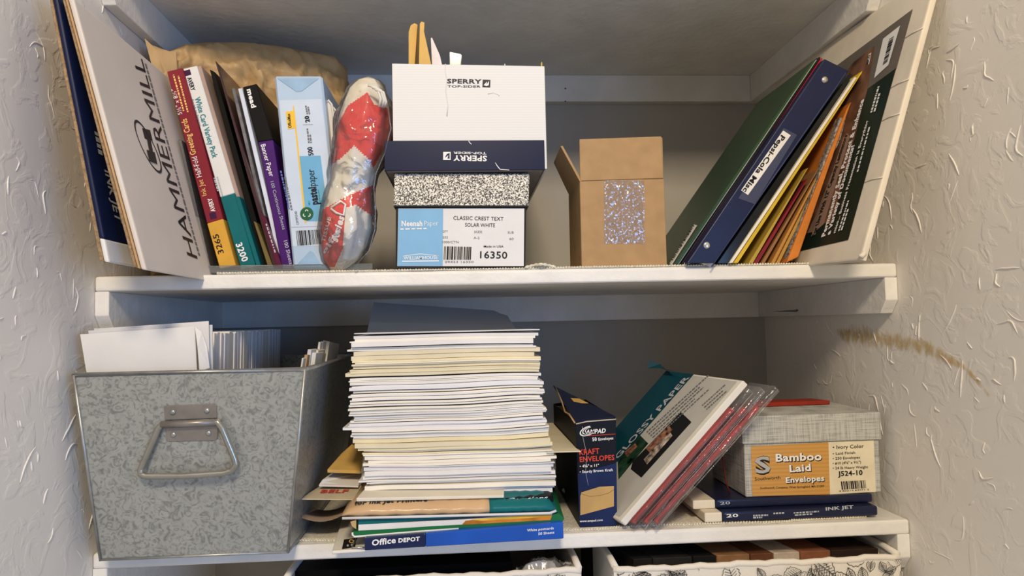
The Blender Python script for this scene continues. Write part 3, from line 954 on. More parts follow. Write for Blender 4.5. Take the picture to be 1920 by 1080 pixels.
txt(t, '29423 16350', (834, 493), (888, 493), 3.6, pl, GREYINK, **E9)
txt(t, 'Made in USA', (907, 464), (944, 464), 3.8, pl, BLACK, 0.01, **E9)
txt(t, '16350', (900, 484), (951, 485), 13, pl, BLACK, 0.01, **E9)

YS = -0.012
ZSH = ZN + 0.0012
tS = thing('shoe_box', 'white shoe box standing in its upturned navy lid on the speckled box', 'box', V((aty(878, 320, YS).x, 0.14, ZSH)))
SW = stripes('ribbed_white_card', (0.66, 0.665, 0.66), (0.71, 0.71, 0.705), 95)
ql = pq([(723, 264), (1022, 265), (1022, 322), (721, 320)], YS)
zb = ZSH; ql[2].z = ql[3].z = zb
lx0, lx1, lz = ql[3].x, ql[2].x, ql[0].z
lid = box('lid_front', (lx0, YS, zb), (lx1, YS + 0.002, lz), NAVY, tS, 0.0005)
box('lid_back', (lx0, YS + 0.308, zb), (lx1, YS + 0.31, lz), NAVY, tS, 0.0005)
box('lid_side', (lx0, YS + 0.002, zb), (lx0 + 0.002, YS + 0.308, lz), NAVY, tS, 0.0005)
box('lid_side', (lx1 - 0.002, YS + 0.002, zb), (lx1, YS + 0.308, lz), NAVY, tS, 0.0005)
box('lid_base', (lx0 + 0.002, YS + 0.002, zb), (lx1 - 0.002, YS + 0.308, zb + 0.0015), mat('grey_board', (0.22, 0.20, 0.18), 0.8, 0.05, 40), tS, 0)
pl = yplane(YS)
txt(lid, 'SPERRY', (913, 292.5), (850, 291.5), 10, pl, WHITEINK, 0.03, name='lid_lettering')
txt(lid, 'TOP-SIDER', (912, 285.5), (850, 284.5), 4.2, pl, WHITEINK, 0.02, name='lid_lettering')
patch(lid, [(831, 285), (845, 285), (845, 300), (831, 300)], pl, WHITEINK, 0.0005, 'emblem_square')
patch(lid, [(843, 287), (843, 298), (839, 297), (841, 291), (834, 296), (838, 289)], pl, NAVYM, 0.0009, 'emblem_sail')
for pts in ([(878, 264), (880, 268), (884, 271), (884.6, 270.4), (881, 267), (879, 264)], [(928, 305), (932, 312), (937, 318), (955, 319.4), (955, 318.4), (938, 317), (933, 311), (929, 305)]):
    patch(lid, pts, pl, WHITEINK, 0.0005, 'scuff')
YW = YS + 0.0025
qw = pq([(735, 119), (1021, 124), (1021, 264), (734, 264)], YW)
x0, x1 = qw[0].x, qw[1].x; z1 = qw[0].z; z1b = qw[1].z; z0 = zb + 0.0018
q = [V((x0, YW, z1)), V((x1, YW, z1b)), V((x1, YW, z0)), V((x0, YW, z0))]
bf = prism('box_front', q, (0, 0.002, 0), SW, tS, 0.0005)
prism('box_back', [p + V((0, 0.30, 0)) for p in q], (0, 0.002, 0), SW, tS, 0.0005)
box('box_side', (x0, YW + 0.002, z0), (x0 + 0.002, YW + 0.30, min(z1, z1b)), SW, tS, 0.0003)
box('box_side', (x1 - 0.002, YW + 0.002, z0), (x1, YW + 0.30, min(z1, z1b)), SW, tS, 0.0003)
box('box_base', (x0 + 0.002, YW + 0.002, z0), (x1 - 0.002, YW + 0.30, z0 + 0.002), SW, tS, 0)
pl = yplane(YW)
DGREY = mat('dark_grey_ink', (0.03, 0.03, 0.035), 0.5, 0)
txt(bf, 'SPERRY', (838, 156), (903, 157), 8, pl, DGREY, 0.03)
txt(bf, 'TOP-SIDER', (839, 164), (901, 164.5), 4.2, pl, DGREY, 0.01)
patch(bf, [(905, 149.5), (919.5, 150), (919, 164), (904.5, 163.5)], pl, DGREY, 0.0005, 'emblem_square')
patch(bf, [(907, 160), (913, 153), (912, 159), (917, 152), (916.5, 160), (912, 162)], pl, WHITEINK, 0.0009, 'emblem_sail')
CREASE = mat('crease_shade', (0.66, 0.66, 0.67), 0.6, 0.02)
tube('crease', [aty(u, v, YW - 0.0001) for u, v in ((835, 120), (835, 135), (838, 150), (836, 172), (840, 198), (838, 218))], 0.0007, SW, tS, 6)
tube('crease', [aty(u, v, YW - 0.0001) for u, v in ((915, 176), (925, 174), (934, 177), (936, 180))], 0.0006, SW, tS, 6)

zin = z0 + 0.003
def standing(name, label, cat, px, Y, th, m, zb_=None, grp=None):
    p = [aty(u, v, Y) for u, v in px]
    z = zin if zb_ is None else zb_
    k = len(p)
    p[-1].z = z; p[-2].z = z
    return tag(npoly(name, p, (0, th, 0), m, bevel=0.0005), label, cat, grp)


GOLD = mat('gold_kraft', (0.66, 0.42, 0.12), 0.55, 0.06, 30)
standing('kraft_envelope', 'narrow golden kraft envelope sticking out of the shoe box, left one', 'envelope', [(766, 60), (770, 47), (777, 43), (783, 46), (778, 118), (778, 260), (768, 260), (763, 118)], 0.03, 0.05, GOLD)
standing('kraft_envelope', 'taller golden kraft envelope sticking out of the shoe box, right one', 'envelope', [(787, 44), (790, 40), (796, 42), (795, 58), (808, 118), (808, 260), (782, 260), (777.5, 118)], 0.015, 0.012, GOLD)
standing('plastic_packet', 'white pouch with a thin twisted tail sticking out of the shoe box', 'packet', [(807.5, 71), (810, 70), (818, 88), (825, 104), (829, 122), (829, 260), (813, 260), (813, 122), (812, 96), (815.5, 88)], 0.02, 0.008, mat('pinkish_white', (0.75, 0.68, 0.68), 0.4, 0.08, 60))
standing('clip_strip', 'clear grey plastic strip sticking out of the shoe box', 'clip', [(843, 97), (864, 101), (866, 104), (864, 125), (864, 260), (840, 260), (840, 123)], 0.02, 0.004, mat('cloudy_plastic', (0.42, 0.40, 0.33), 0.2, 0.15, 200, coat=0.5))
standing('toothpick', 'tiny white stick showing above the shoe box rim', 'stick', [(945.5, 119), (947.5, 119), (947.5, 130), (947.5, 260), (945.5, 260)], 0.02, 0.002, WHITECARD)
standing('wooden_stick', 'small wooden stick tip at the right corner of the shoe box', 'stick', [(1014, 118), (1016, 115), (1017, 119), (1017, 130), (1017, 260), (1012.5, 260), (1012.5, 130)], 0.02, 0.003, GOLD)

# ------------------------------------------------------------------ open cardboard carton with tape
YC = 0.02
tC = thing('cardboard_box', 'small open brown cardboard box with shiny clear tape on its front', 'box', V((aty(1168, 500, YC).x, YC + 0.05, ZS)))
fl_, fr_ = aty(1087, 340, YC), aty(1245, 335, YC)
bl_, br_ = aty(1091, 506, YC), aty(1251, 506, YC)
bl_.z = br_.z = ZS
KR2 = mat('carton_kraft', (0.40, 0.255, 0.125), 0.72, 0.05, 55, 0.12, 320)
dp = V((0.0, 0.10, 0)); th = V((0, 0.003, 0))
fpn = prism('front_panel', [fl_, fr_, br_, bl_], th, KR2, tC, 0.0006)
prism('back_panel', [p + dp for p in (fl_, fr_, br_, bl_)], th, KR2, tC, 0.0006)
mk('side_panel', [fl_ + th, bl_ + th, bl_ + dp, fl_ + dp] + [p + V((0.003, 0, 0)) for p in (fl_ + th, bl_ + th, bl_ + dp, fl_ + dp)], BOXF, KR2, tC)
mk('side_panel', [fr_ + th, br_ + th, br_ + dp, fr_ + dp] + [p - V((0.003, 0, 0)) for p in (fr_ + th, br_ + th, br_ + dp, fr_ + dp)], BOXF, KR2, tC)
mk('bottom_panel', [bl_ + th, br_ + th, br_ + dp, bl_ + dp] + [p + V((0, 0, 0.003)) for p in (bl_ + th, br_ + th, br_ + dp, bl_ + dp)], BOXF, KR2, tC)
prism('front_flap', [aty(1086.5, 261, YC), aty(1240, 255.5, YC), fr_ + V((-0.0005, 0, 0.0006)), fl_ + V((0.0005, 0, 0.0006))], th, KR2, tC, 0.0006)
a = aty(1051, 274, YC + 0.02); b2 = aty(1038, 305, YC + 0.09)
mk('left_flap', [fl_, a, b2, fl_ + dp] + [p + V((0.003, 0, 0.0005)) for p in (fl_, a, b2, fl_ + dp)], BOXF, KR2, tC)
a = fr_ + V((0.0005, 0, 0.057)); b2 = a + V((-0.001, 0.098, 0))
mk('right_flap', [fr_ + th, a + th, b2, fr_ + dp] + [p - V((0.003, 0, 0)) for p in (fr_ + th, a + th, b2, fr_ + dp)], BOXF, KR2, tC)
TAPE = film('packing_tape', (0.98, 0.97, 0.95), 0.03, 0.12, 400, 0.5, 0.8, 0.17)
# crinkled strip of tape
nx, ny = 30, 46; vs = []
for j in range(ny + 1):
    for i in range(nx + 1):
        u = 1133 + (1208 - 1133) * i / nx; v = 338 + (457 - 338) * j / ny
        if i in (0, nx): u += random.uniform(-1, 1)
        p = aty(u, v, YC); k = noise.noise(V((u * 0.13, v * 0.13, 0))) + noise.noise(V((u * 0.3, v * 0.3, 4)))
        vs.append(p + V((0, -0.0004 - 0.00036 * (k + 1), 0)))
mk('clear_tape', vs, grid_mesh(None, nx, ny), TAPE, fpn, smooth=False)
tube('tape_fold', [aty(u, v, YC - 0.001) for u, v in ((1178, 450), (1182, 440), (1190, 432), (1197, 427))], 0.0007, KRAFT, fpn, 6)

# ------------------------------------------------------------------ leaning files on the right
YG = 0.004
GREEN = mat('green_plastic', (0.030, 0.062, 0.032), 0.35, 0.06, 20)
t, q, pl, _ = slab('report_cover', 'dark green plastic folder with a barcode sticker, leftmost of the leaning files', 'folder', [(1526, 112), (1530, 113), (1272, 503), (1264, 503)], YG, 0.19, GREEN, zmin=ZS, part='cover')
pg = plane(q[0], q[3], q[0] + V((0, 0.1, 0)))
patch(t, [(1302, 421), (1308, 423), (1260, 498), (1256, 494)], pg, PAPER, 0.0006, 'sticker')
bars(t, [(1303, 424), (1262, 490), (1259, 489), (1300, 423)], pg, BLACK, 18, 0.0010)
tube('pale_rim', [q[1] + V((0, -0.0005, 0)), q[2] + V((0, -0.0005, 0))], 0.0007, mat('pale_green_edge', (0.30, 0.40, 0.28), 0.4), t, 6)
for i, (u, v, ub, lab, cc, wd) in enumerate(((1532, 108, 1276, 'thin purple-black folder next to the green one', (0.03, 0.015, 0.05), 3.5), (1536.5, 106, 1279.5, 'thin black folder in front of the binder', (0.012, 0.010, 0.014), 3.0), (1540.5, 108, 1283.5, 'thin bright red folder edge against the navy binder', (0.42, 0.02, 0.04), 3.0))):
    q = pq([(u, v), (u + wd, v + 1.5), (ub + wd + 1, 502), (ub, 502)], YG + 0.002 - i * 0.001)
    for k in (2, 3): q[k].z = ZS
    tag(prism('file_folder', q, (0, 0.19, 0), mat('thin_folder_%d' % i, cc, 0.35)), lab, 'folder', 'leaning folders')

YBI = -0.012
BIND = mat('navy_vinyl', (0.014, 0.019, 0.058), 0.35, 0.06, 25, 0.1, 500)
tb = thing('ring_binder', 'navy blue ring binder with a typed spine label leaning right', 'binder', (aty(1320, 498, YBI).x, 0.1, ZS))
q = pq([(1546, 110), (1592, 133), (1341, 503), (1288, 496)], YBI)
q[3].z = max(q[3].z, ZS); q[2].z = ZS
sp = prism('spine', q, (0, 0.004, 0), BIND, tb, 0.0012, 2)
ax_ = (q[0] - q[3]).normalized(); wdv = (q[1] - q[0])
prism('front_cover', [q[0] + V((0, 0.004, 0)), q[0] + wdv * 0.06 + V((0, 0.004, 0)), q[3] + wdv * 0.06 + V((0, 0.004, 0)), q[3] + V((0, 0.004, 0))], (0, 0.22, 0), BIND, tb)
prism('back_cover', [q[0] + wdv * 0.94 + V((0, 0.004, 0)), q[1] + V((0, 0.004, 0)), q[2] + V((0, 0.004, 0)), q[2] - wdv * 0.06 + V((0, 0.004, 0))], (0, 0.22, 0), BIND, tb)
pp = [q[0] + wdv * 0.12 - ax_ * 0.012, q[0] + wdv * 0.88 - ax_ * 0.012, q[3] + wdv * 0.88 + ax_ * 0.012, q[3] + wdv * 0.12 + ax_ * 0.012]
prism('paper_block', [p + V((0, 0.012, 0)) for p in pp], (0, 0.20, 0), PAPER, tb)
pl = yplane(YBI)
tube('spine_seam', [aty(1586, 137, YBI - 0.0001), aty(1334, 500, YBI - 0.0001)], 0.0008, mat('navy_light', (0.05, 0.065, 0.15), 0.3), tb, 6)
CHR = mat('nickel', (0.62, 0.60, 0.55), 0.22, 0.03, metal=0.9)
for u, v in ((1546.5, 150), (1325, 460)):
    c = aty(u, v, YBI)
    r = 0.0047; vs = []; fs = []
    for k, (rr, h) in enumerate(((1.0, 0.0), (0.95, 0.0012), (0.6, 0.0018), (0.0, 0.0019))):
        for i in range(20): vs.append(c + V((math.cos(i * math.pi / 10) * r * rr, -h, math.sin(i * math.pi / 10) * r * rr)))
    for k in range(3):
        for i in range(20): fs.append((k * 20 + i, k * 20 + (i + 1) % 20, (k + 1) * 20 + (i + 1) % 20, (k + 1) * 20 + i))
    mk('rivet', vs, fs, CHR, tb, smooth=True)
patch(tb, [(1469, 240), (1494, 253), (1415, 383), (1384, 372)], pl, mat('label_pocket', (0.045, 0.055, 0.11), 0.15, 0.05, coat=0.5), 0.0004, 'label_pocket')
ls_ = patch(tb, [(1468, 245), (1482, 254), (1402, 366), (1389, 357)], pl, PAPER, 0.0008, 'label_strip')
txt(ls_, 'Pepsi-Cola Misc', (1464.5, 253), (1391.5, 357.5), 9, pl, BLACK, 0.03, eps=0.0013)

def lean(name, lab, cat, px, Y, dp_, m, grp='leaning folders'):
    q = pq(px, Y)
    for k in (2, 3): q[k].z = ZS
    return tag(prism(name, q, (0, dp_, 0), m, None, 0.0004), lab, cat, grp)


lean('report_cover', 'black clear-fronted report cover right of the navy binder', 'folder', [(1594, 137), (1599, 141), (1366, 503), (1345, 503)], YBI + 0.010, 0.19, mat('black_gloss', (0.010, 0.011, 0.010), 0.25, 0.4, 30, coat=0.15))
lean('file_folder', 'narrow white paper folder between black cover and yellow folder', 'folder', [(1603, 144), (1607, 146), (1374, 502), (1367.5, 502)], YBI + 0.006, 0.19, mat('white_folder', (0.80, 0.76, 0.66), 0.6))
YELF = mat('yellow_card', (0.62, 0.43, 0.035), 0.55, 0.05, 30)
yf_ = lean('file_folder', 'bright yellow folder with a raised tab beside the laminating box', 'folder', [(1611, 140), (1628, 119), (1384, 501), (1375.5, 501)], YBI + 0.008, 0.19, YELF)
fl2 = [(1404, 1412, 1512, 318, (0.46, 0.33, 0.06), 'olive yellow folder edge right of the bright yellow folder'),
       (1413, 1422, 1512, 338, (0.22, 0.02, 0.03), 'dark red folder edge among the leaning folders'),
       (1427, 1434, 1532, 320, (0.30, 0.15, 0.06), 'brown folder edge right of the dark red folder'),
       (1446, 1453, 1548, 300, (0.52, 0.25, 0.06), 'orange-tan folder among the leaning folders'),
       (1455, 1462, 1572, 262, (0.50, 0.28, 0.06), 'golden tan envelope left of the orange envelope')]
for i, (b0, b1, tu, tv, cc, lab) in enumerate(fl2):
    lean('file_folder', lab, 'folder', [(tu, tv), (tu + 4, tv - 4), (b1, 501), (b0, 501)], YBI + 0.016 + 0.002 * i, 0.16, mat('folder_%d' % i, cc, 0.6, 0.06, 30))
# padded orange envelope with its torn grey padding
ORG = mat('orange_paper', (0.60, 0.20, 0.035), 0.5, 0.08, 40, 0.3, 60)
q = pq([(1588, 205), (1597, 190), (1497, 482), (1476, 500)], 0.0)
q[3].z = ZS; q[2].z = max(q[2].z, ZS + 0.006)
t = thing('padded_envelope', 'orange padded envelope with grey torn edge in front of the laminating box', 'envelope', (q[3].x, 0.08, ZS))
prism('orange_skin', q, (0, 0.15, 0), ORG, t, 0.001)
vs = []
for k in range(22):
    s = k / 21
    for e in (0, 1):
        p = aty(1575 + (1474 - 1575) * s + e * (11 + 3 * math.sin(s * 9)) + random.uniform(-1.2, 1.2), 222 + (490 - 222) * s + random.uniform(-2, 2), 0.004 + random.uniform(-0.0015, 0.0015))
        p.z = max(p.z, ZS); vs.append(p)
vs += [v + V((0, 0.012, 0)) for v in vs]
fs = []
for k in range(21):
    a = 2 * k; fs += [(a, a + 1, a + 3, a + 2), (a + 44, a + 45, a + 47, a + 46), (a, a + 2, a + 46, a + 44), (a + 1, a + 3, a + 47, a + 45)]
mk('grey_padding', vs, fs, speckle('grey_fibre', 140, (0.10, 0.085, 0.075), (0.36, 0.33, 0.30), 0.35, 0.65, 0.9, 2.0), t)

# big flat laminating pouch box leaning on the right wall
YLB = -0.125
bot = atz(1614, 489, ZS); bot.y = YLB
bot = aty(1613, 488, YLB); bot.z = -0.005
top = aty(1744, 0, YLB); dirv = (top - bot).normalized()
topc = bot + dirv * ((0.345 - bot.z) / dirv.z)
nrm = V((-dirv.z, 0, dirv.x))              # towards upper left
thk = 0.008
LBX = mat('laminate_box_white', (0.72, 0.66, 0.55), 0.5, 0.05, 14, 0.2, 60)
tL = thing('laminating_box', 'large white flat box with dark green and grey print leaning on the right wall', 'box', (bot.x, 0.05, ZS))
q = [topc, topc - nrm * thk, bot - nrm * thk, bot]

cart_ = prism("carton", q, (0, 0.43, 0.015), LBX, tL, 0.0022, 2)
pl = plane(bot, topc, bot + V((0, 0.43, 0.015)))
GRY = mat('grey_print', (0.135, 0.118, 0.10), 0.45, 0.05)
DGRN = mat('dark_green_print', (0.008, 0.020, 0.014), 0.38, 0.05)
BRN = mat('copper_photo_print', (0.16, 0.075, 0.045), 0.4, 0.45, 30)
patch(cart_, [(1712, 17), (1681, 130), (1560, 215), (1440, 300), (1440, 210), (1572, 121)], pl, GRY, 0.0004)
patch(cart_, [(1681, 128), (1591, 450), (1500, 471), (1420, 488), (1430, 300), (1560, 215)], pl, DGRN, 0.0005)
patch(cart_, [(1641, 86), (1627, 170), (1560, 420), (1543, 418), (1526, 432), (1470, 450), (1460, 300), (1600, 118)], pl, BRN, 0.0007, 'photo_print')
patch(cart_, [(1589, 250), (1595, 256), (1546, 420), (1530, 434), (1514, 438), (1530, 405)], pl, mat('dusty_rose_print', (0.26, 0.17, 0.13), 0.45, 0.05), 0.0009, 'tinted_band')
patch(cart_, [(1689, 48), (1667, 122), (1640, 147), (1657, 73)], pl, WHITECARD, 0.0009, 'barcode_label')
bars(cart_, [(1678, 68), (1665, 118), (1656, 125), (1669, 74)], pl, BLACK, 14, 0.0013)
UPL = (-7.0, 2.5)
patch(cart_, [(1635, 99), (1631, 120), (1626, 124), (1630, 102)], pl, WHITECARD, 0.0010, 'brand_label')
txt(cart_, 'MICO', (1629.5, 121), (1634, 102), 4, pl, BLACK, 0.03, up=(-4, 2.5), eps=0.0014)
patch(cart_, [(1592, 250), (1530, 440), (1522, 444), (1583, 258)], pl, mat('tan_band', (0.30, 0.21, 0.15), 0.45, 0.05), 0.0010, 'text_band')
txt(cart_, 'For Use With 12" Capacity Laminators', (1530, 442), (1591, 253), 7, pl, BLACK, 0.03, up=(-6.3, 2.2), eps=0.0015)
txt(cart_, 'Permanently Seal, Protect & Enhance', (1548.5, 443), (1622, 186), 8, pl, WHITEINK, 0.05, up=(-7, 2.6), eps=0.0013)
txt(cart_, 'a Variety of Documents!', (1558, 440), (1604, 272), 7, pl, WHITEINK, 0.05, up=(-6.4, 2.4), eps=0.0013)
txt(cart_, 'mico... Business Presentation is Everything', (1568, 437), (1630, 226), 5, pl, WHITEINK, 0.03, up=(-4.6, 1.8), eps=0.0013)
dashes(cart_, (1576, 433), (1594, 376), 3, pl, WHITEINK, 9, up=(-3, 1.2), eps=0.0013, rows=2, step=(5, -1.5))
dashes(cart_, (1611, 322), (1634, 236), 3, pl, WHITEINK, 12, up=(-3, 1.2), eps=0.0013)
dashes(cart_, (1637, 211), (1651, 162), 3.4, pl, WHITEINK, 9, up=(-3.6, 1.2), eps=0.0013, rows=2, step=(6, -2))
DENT = mat('dent_board', (0.33, 0.24, 0.13), 0.8, 0.2, 90)
cc = bot + V((0.001, -0.001, 0.004))
tube('crushed_corner', [cc + V((-0.003, 0, 0.001)), cc, cc + V((0.004, 0.001, 0.003)), cc + V((0.006, 0.003, 0.008))], 0.0022, LBX, tL, 8, rads=[0.001, 0.0032, 0.003, 0.001])
for s in (0.28, 0.5, 0.62, 0.8):
    p = bot + dirv * 0.36 * s
    tube('crease', [p + nrm * 0.0002 + V((0, 0.0, 0)), p + nrm * 0.0003 + V((0, 0.02, 0.002)), p + nrm * 0.0002 + V((0, 0.045, 0.001))], 0.0007, LBX, tL, 6, rads=[0.0009, 0.0006, 0.0002])
# ------------------------------------------------------------------ galvanized bin
tl, tr = aty(139, 699, -0.078), aty(572, 696, -0.078)
zt = (tl.z + tr.z) / 2; tl.z = tr.z = zt
bl, br = atz(189, 1052, ZB), atz(540, 1045, ZB)
bl.y = br.y = -0.04
bl.x = aty(189, 1052, -0.04).x; br.x = aty(540, 1045, -0.04).x
tl.x = max(tl.x, 0.004)
BK = 0.37
tlb, trb = V((tl.x, BK, zt)), V((tr.x, BK, zt)); blb, brb = V((bl.x, BK - 0.035, ZB)), V((br.x, BK - 0.035, ZB))
tG = thing('metal_bin', 'tapered galvanized metal bin with a wire handle, full of envelopes', 'bin', ((bl.x + br.x) / 2, 0.15, ZB))


def panel(name, a, b, c, d, inward, m, parent, th=0.0012):
    n = (b - a).cross(d - a).normalized()
    if n.dot(inward) < 0: n = -n
    return mk(name, [a, b, c, d] + [p + n * th for p in (a, b, c, d)], BOXF, m, parent)


fp = panel('front_panel', tl, tr, br, bl, V((0, 1, 0)), GALV, tG)
panel('right_panel', tr, trb, brb, br, V((-1, 0, 0)), GALV, tG)
panel('left_panel', tl, tlb, blb, bl, V((1, 0, 0)), GALV, tG)
panel('back_panel', tlb, trb, brb, blb, V((0, -1, 0)), GALV, tG)
panel('bottom_panel', bl, br, brb, blb, V((0, 0, 1)), GALV, tG)
STEEL = mat('bright_zinc', (0.40, 0.41, 0.40), 0.35, 0.12, 60, metal=0.7)
tube('rolled_rim', [tl, tr, trb, tlb], 0.0026, STEEL, tG, 10, closed=True)
for a, b in ((tl, bl), (tr, br)):
    tube('corner_seam', [a + V((0, -0.0006, 0)), b + V((0, -0.0006, 0))], 0.0017, STEEL, tG, 8)
tube('bottom_seam', [bl + V((0, -0.0006, 0.001)), br + V((0, -0.0006, 0.001))], 0.0016, STEEL, tG, 8)
tube('side_seam', [br + V((0.0004, 0, 0.001)), brb + V((0.0004, 0, 0.001))], 0.0016, STEEL, tG, 8)
plf = plane(tl, tr, br)
PLT = mat('grey_zinc_plate', (0.30, 0.275, 0.25), 0.38, 0.08, 60, metal=0.6)


def plate(px, name):
    f = [onp(u, v, plf, 0.0016) for u, v in px]
    return npoly(name, f, plf[1] * -0.0014, PLT, tG, bevel=0.0003)


plA = plate([(311, 760), (404, 757), (407, 760), (407, 783), (310, 787), (308, 763)], 'handle_plate')
plB = plate([(312, 801), (407, 796), (409, 799), (409, 820), (405, 825), (316, 827), (312, 823)], 'handle_plate')
tube('handle_barrel', [onp(305, 794.5, plf, 0.004), onp(410, 790, plf, 0.004)], 0.0042, PLT, tG, 12)
for u, v in ((325, 772), (389, 769), (326, 814), (392, 811)):
    c = onp(u, v, plf, 0.0012); vs = []; fs = []
    for (rr, h) in ((1, 0), (0.9, 0.0012), (0.5, 0.002), (0.0, 0.0022)):
        for i in range(12):
            th = i * math.pi / 6
            vs.append(c + V((math.cos(th) * 0.0034 * rr, 0, math.sin(th) * 0.0034 * rr)) + plf[1] * h)
    for k in range(3):
        for i in range(12): fs.append((k * 12 + i, k * 12 + (i + 1) % 12, (k + 1) * 12 + (i + 1) % 12, (k + 1) * 12 + i))
    mk('rivet', vs, fs, STEEL, plA if v < 790 else plB, smooth=True)
WIRE = mat('polished_wire', (0.42, 0.41, 0.36), 0.28, 0.06, 60, metal=0.85)
hp = [(308, 793), (301, 800), (275, 862), (270, 876), (272, 883), (282, 886), (350, 885), (425, 880), (440, 876), (448, 866), (446, 856), (420, 800), (411, 789), (402, 790)]
ho = [0.004, 0.005, 0.007, 0.009, 0.010, 0.011, 0.012, 0.012, 0.011, 0.011, 0.010, 0.006, 0.005, 0.004]
pts = []
for i in range(len(hp) - 1):
    for s in (0, 0.25, 0.5, 0.75):
        p0, p1 = hp[max(i - 1, 0)], hp[i]; p2 = hp[i + 1]; p3 = hp[min(i + 2, len(hp) - 1)]
        cr_ = lambda a, b, c, d: 0.5 * (2 * b + (c - a) * s + (2 * a - 5 * b + 4 * c - d) * s * s + (3 * b - a - 3 * c + d) * s ** 3) if False else b + (c - b) * s
        pts.append(onp(cr_(p0[0], p1[0], p2[0], p3[0]), cr_(p0[1], p1[1], p2[1], p3[1]), plf, ho[i] + (ho[i + 1] - ho[i]) * s))
tube('wire_handle', pts, 0.0036, WIRE, tG, 12)

# envelopes filed in the bin: faces towards the front, one behind the other
XE = aty(372, 660, -0.05).x
zcard0 = -0.30
edge_cols = [PAPER, mat('rosy_paper', (0.76, 0.71, 0.68), 0.75), PAPER, IVORY, GREYPAPER]
q = [aty(150, 627, -0.062), aty(365, 612, -0.062), aty(375, 700, -0.062), aty(165, 700, -0.062)]
q[0].x = max(q[0].x, 0.006)


def filed(name, label, q, th, m, group=None, tilt=0.0):
    q = [V(p) for p in q]
    d = zcard0 - q[2].z
    q[2] = q[2] + V((-0.006, 0.032, d)); q[3] = q[3] + V((0.012, 0.032, d))
    return tag(prism(name, q, (0, th, 0), m, None, 0.0002), label, 'envelope', group)


o = filed('envelope', 'large plain white envelope at the front of the metal bin', q, 0.002, PAPER)
q2 = [aty(165, 620, -0.056), aty(310, 612, -0.056), aty(372, 700, -0.056), aty(175, 700, -0.056)]
filed('envelope', 'white envelope with a low slanted top just behind the front one in the bin', q2, 0.0015, GREYPAPER)
q3 = [aty(185, 616, -0.050), aty(391, 602, -0.050), aty(392, 700, -0.050), aty(195, 700, -0.050)]
filed('envelope', 'white envelope rising highest at a slant in the metal bin', q3, 0.0015, PAPER)
q3 = [aty(176, 616, -0.044), aty(398, 609, -0.044), aty(394, 700, -0.044), aty(195, 700, -0.044)]
filed('envelope', 'white envelope behind the slanted highest one in the bin', q3, 0.0015, WHITECARD)
# crumpled corner
vs = [aty(365, 612, -0.063), aty(378, 622, -0.06), aty(388, 650, -0.058), aty(393, 690, -0.058), aty(374, 696, -0.0625), aty(371, 650, -0.066)]
t_ = mk('envelope_corner', vs + [v + V((0, 0.001, 0)) for v in vs], [tuple(range(6)), tuple(range(11, 5, -1))] + [(i, i + 6, (i + 1) % 6 + 6, (i + 1) % 6) for i in range(6)], PAPER, o)
rnd = random.Random(21)
NC = 40
y = -0.036
for k in range(NC):
    s = k / (NC - 1)
    y = -0.036 + (0.325 + 0.036) * s
    zt_ = -0.0735 + rnd.uniform(-0.0015, 0.0015) + 0.002 * s
    x1 = XE + rnd.uniform(-0.0015, 0.0015) + 0.004 * math.sin(s * 5)
    x0 = 0.022 + rnd.uniform(0, 0.003)
    lean_ = rnd.uniform(0.002, 0.006)
    q = [V((x0, y + lean_, zt_)), V((x1, y + lean_, zt_)), V((x1 - 0.004, y, zcard0)), V((x0 + 0.006, y, zcard0))]
    cm = rnd.choice(edge_cols) if s < 0.8 else rnd.choice((PAPER, GREYPAPER))
    e = prism('envelope', q, (0, rnd.uniform(0.0078, 0.0090), 0), cm, None, 0.0003)
    tag(e, 'pale envelope standing in the tight row inside the metal bin', 'envelope', 'envelopes filed in the metal bin')
# papers in the back right of the bin
rp = [(566, 671, 0.06, 'thin white slip, lowest of the papers by the bin right wall', PAPER, 3), (571, 665, 0.07, 'brown-edged card among the papers by the bin right wall', KRAFT, 6), (577, 655, 0.08, 'grey paper rising left of the folded white note', GREYPAPER, 7),
      (584, 661, 0.085, 'folded white note among the papers by the bin right wall', PAPER, 9), (593, 656, 0.095, 'narrow pale card right of the folded white note', IVORY, 4), (597, 641, 0.11, 'tall thin white envelope by the bin right wall', PAPER, 4),
      (602, 640, 0.12, 'second tall thin white envelope by the bin right wall', GREYPAPER, 4)]
for u, v, Y, lab, m_, wd in rp:
    a = aty(u, v, Y); b_ = aty(u + wd, v + 1, Y)
    q = [a, b_, V((b_.x - 0.022, Y, -0.25)), V((a.x - 0.022, Y, -0.25))]
    tag(prism('paper_slip', q, (0.004, 0.03, 0), m_, None, 0.0003), lab, 'paper', 'papers by the bin right wall')
a, b_, c_ = aty(606, 638, 0.135), aty(618, 641, 0.135), aty(636, 645, 0.2)
tag(mk('paper_slip', [a, b_, c_, V((c_.x - 0.03, 0.2, -0.25)), V((b_.x - 0.025, 0.135, -0.25)), V((a.x - 0.025, 0.135, -0.25))] + [p + V((0, 0.003, 0)) for p in (a, b_, c_, V((c_.x - 0.03, 0.2, -0.25)), V((b_.x - 0.025, 0.135, -0.25)), V((a.x - 0.025, 0.135, -0.25)))],
       [tuple(range(6)), tuple(range(11, 5, -1))] + [(i, i + 6, (i + 1) % 6 + 6, (i + 1) % 6) for i in range(6)], PAPER), 'bent wide white envelope, rightmost inside the metal bin', 'paper')

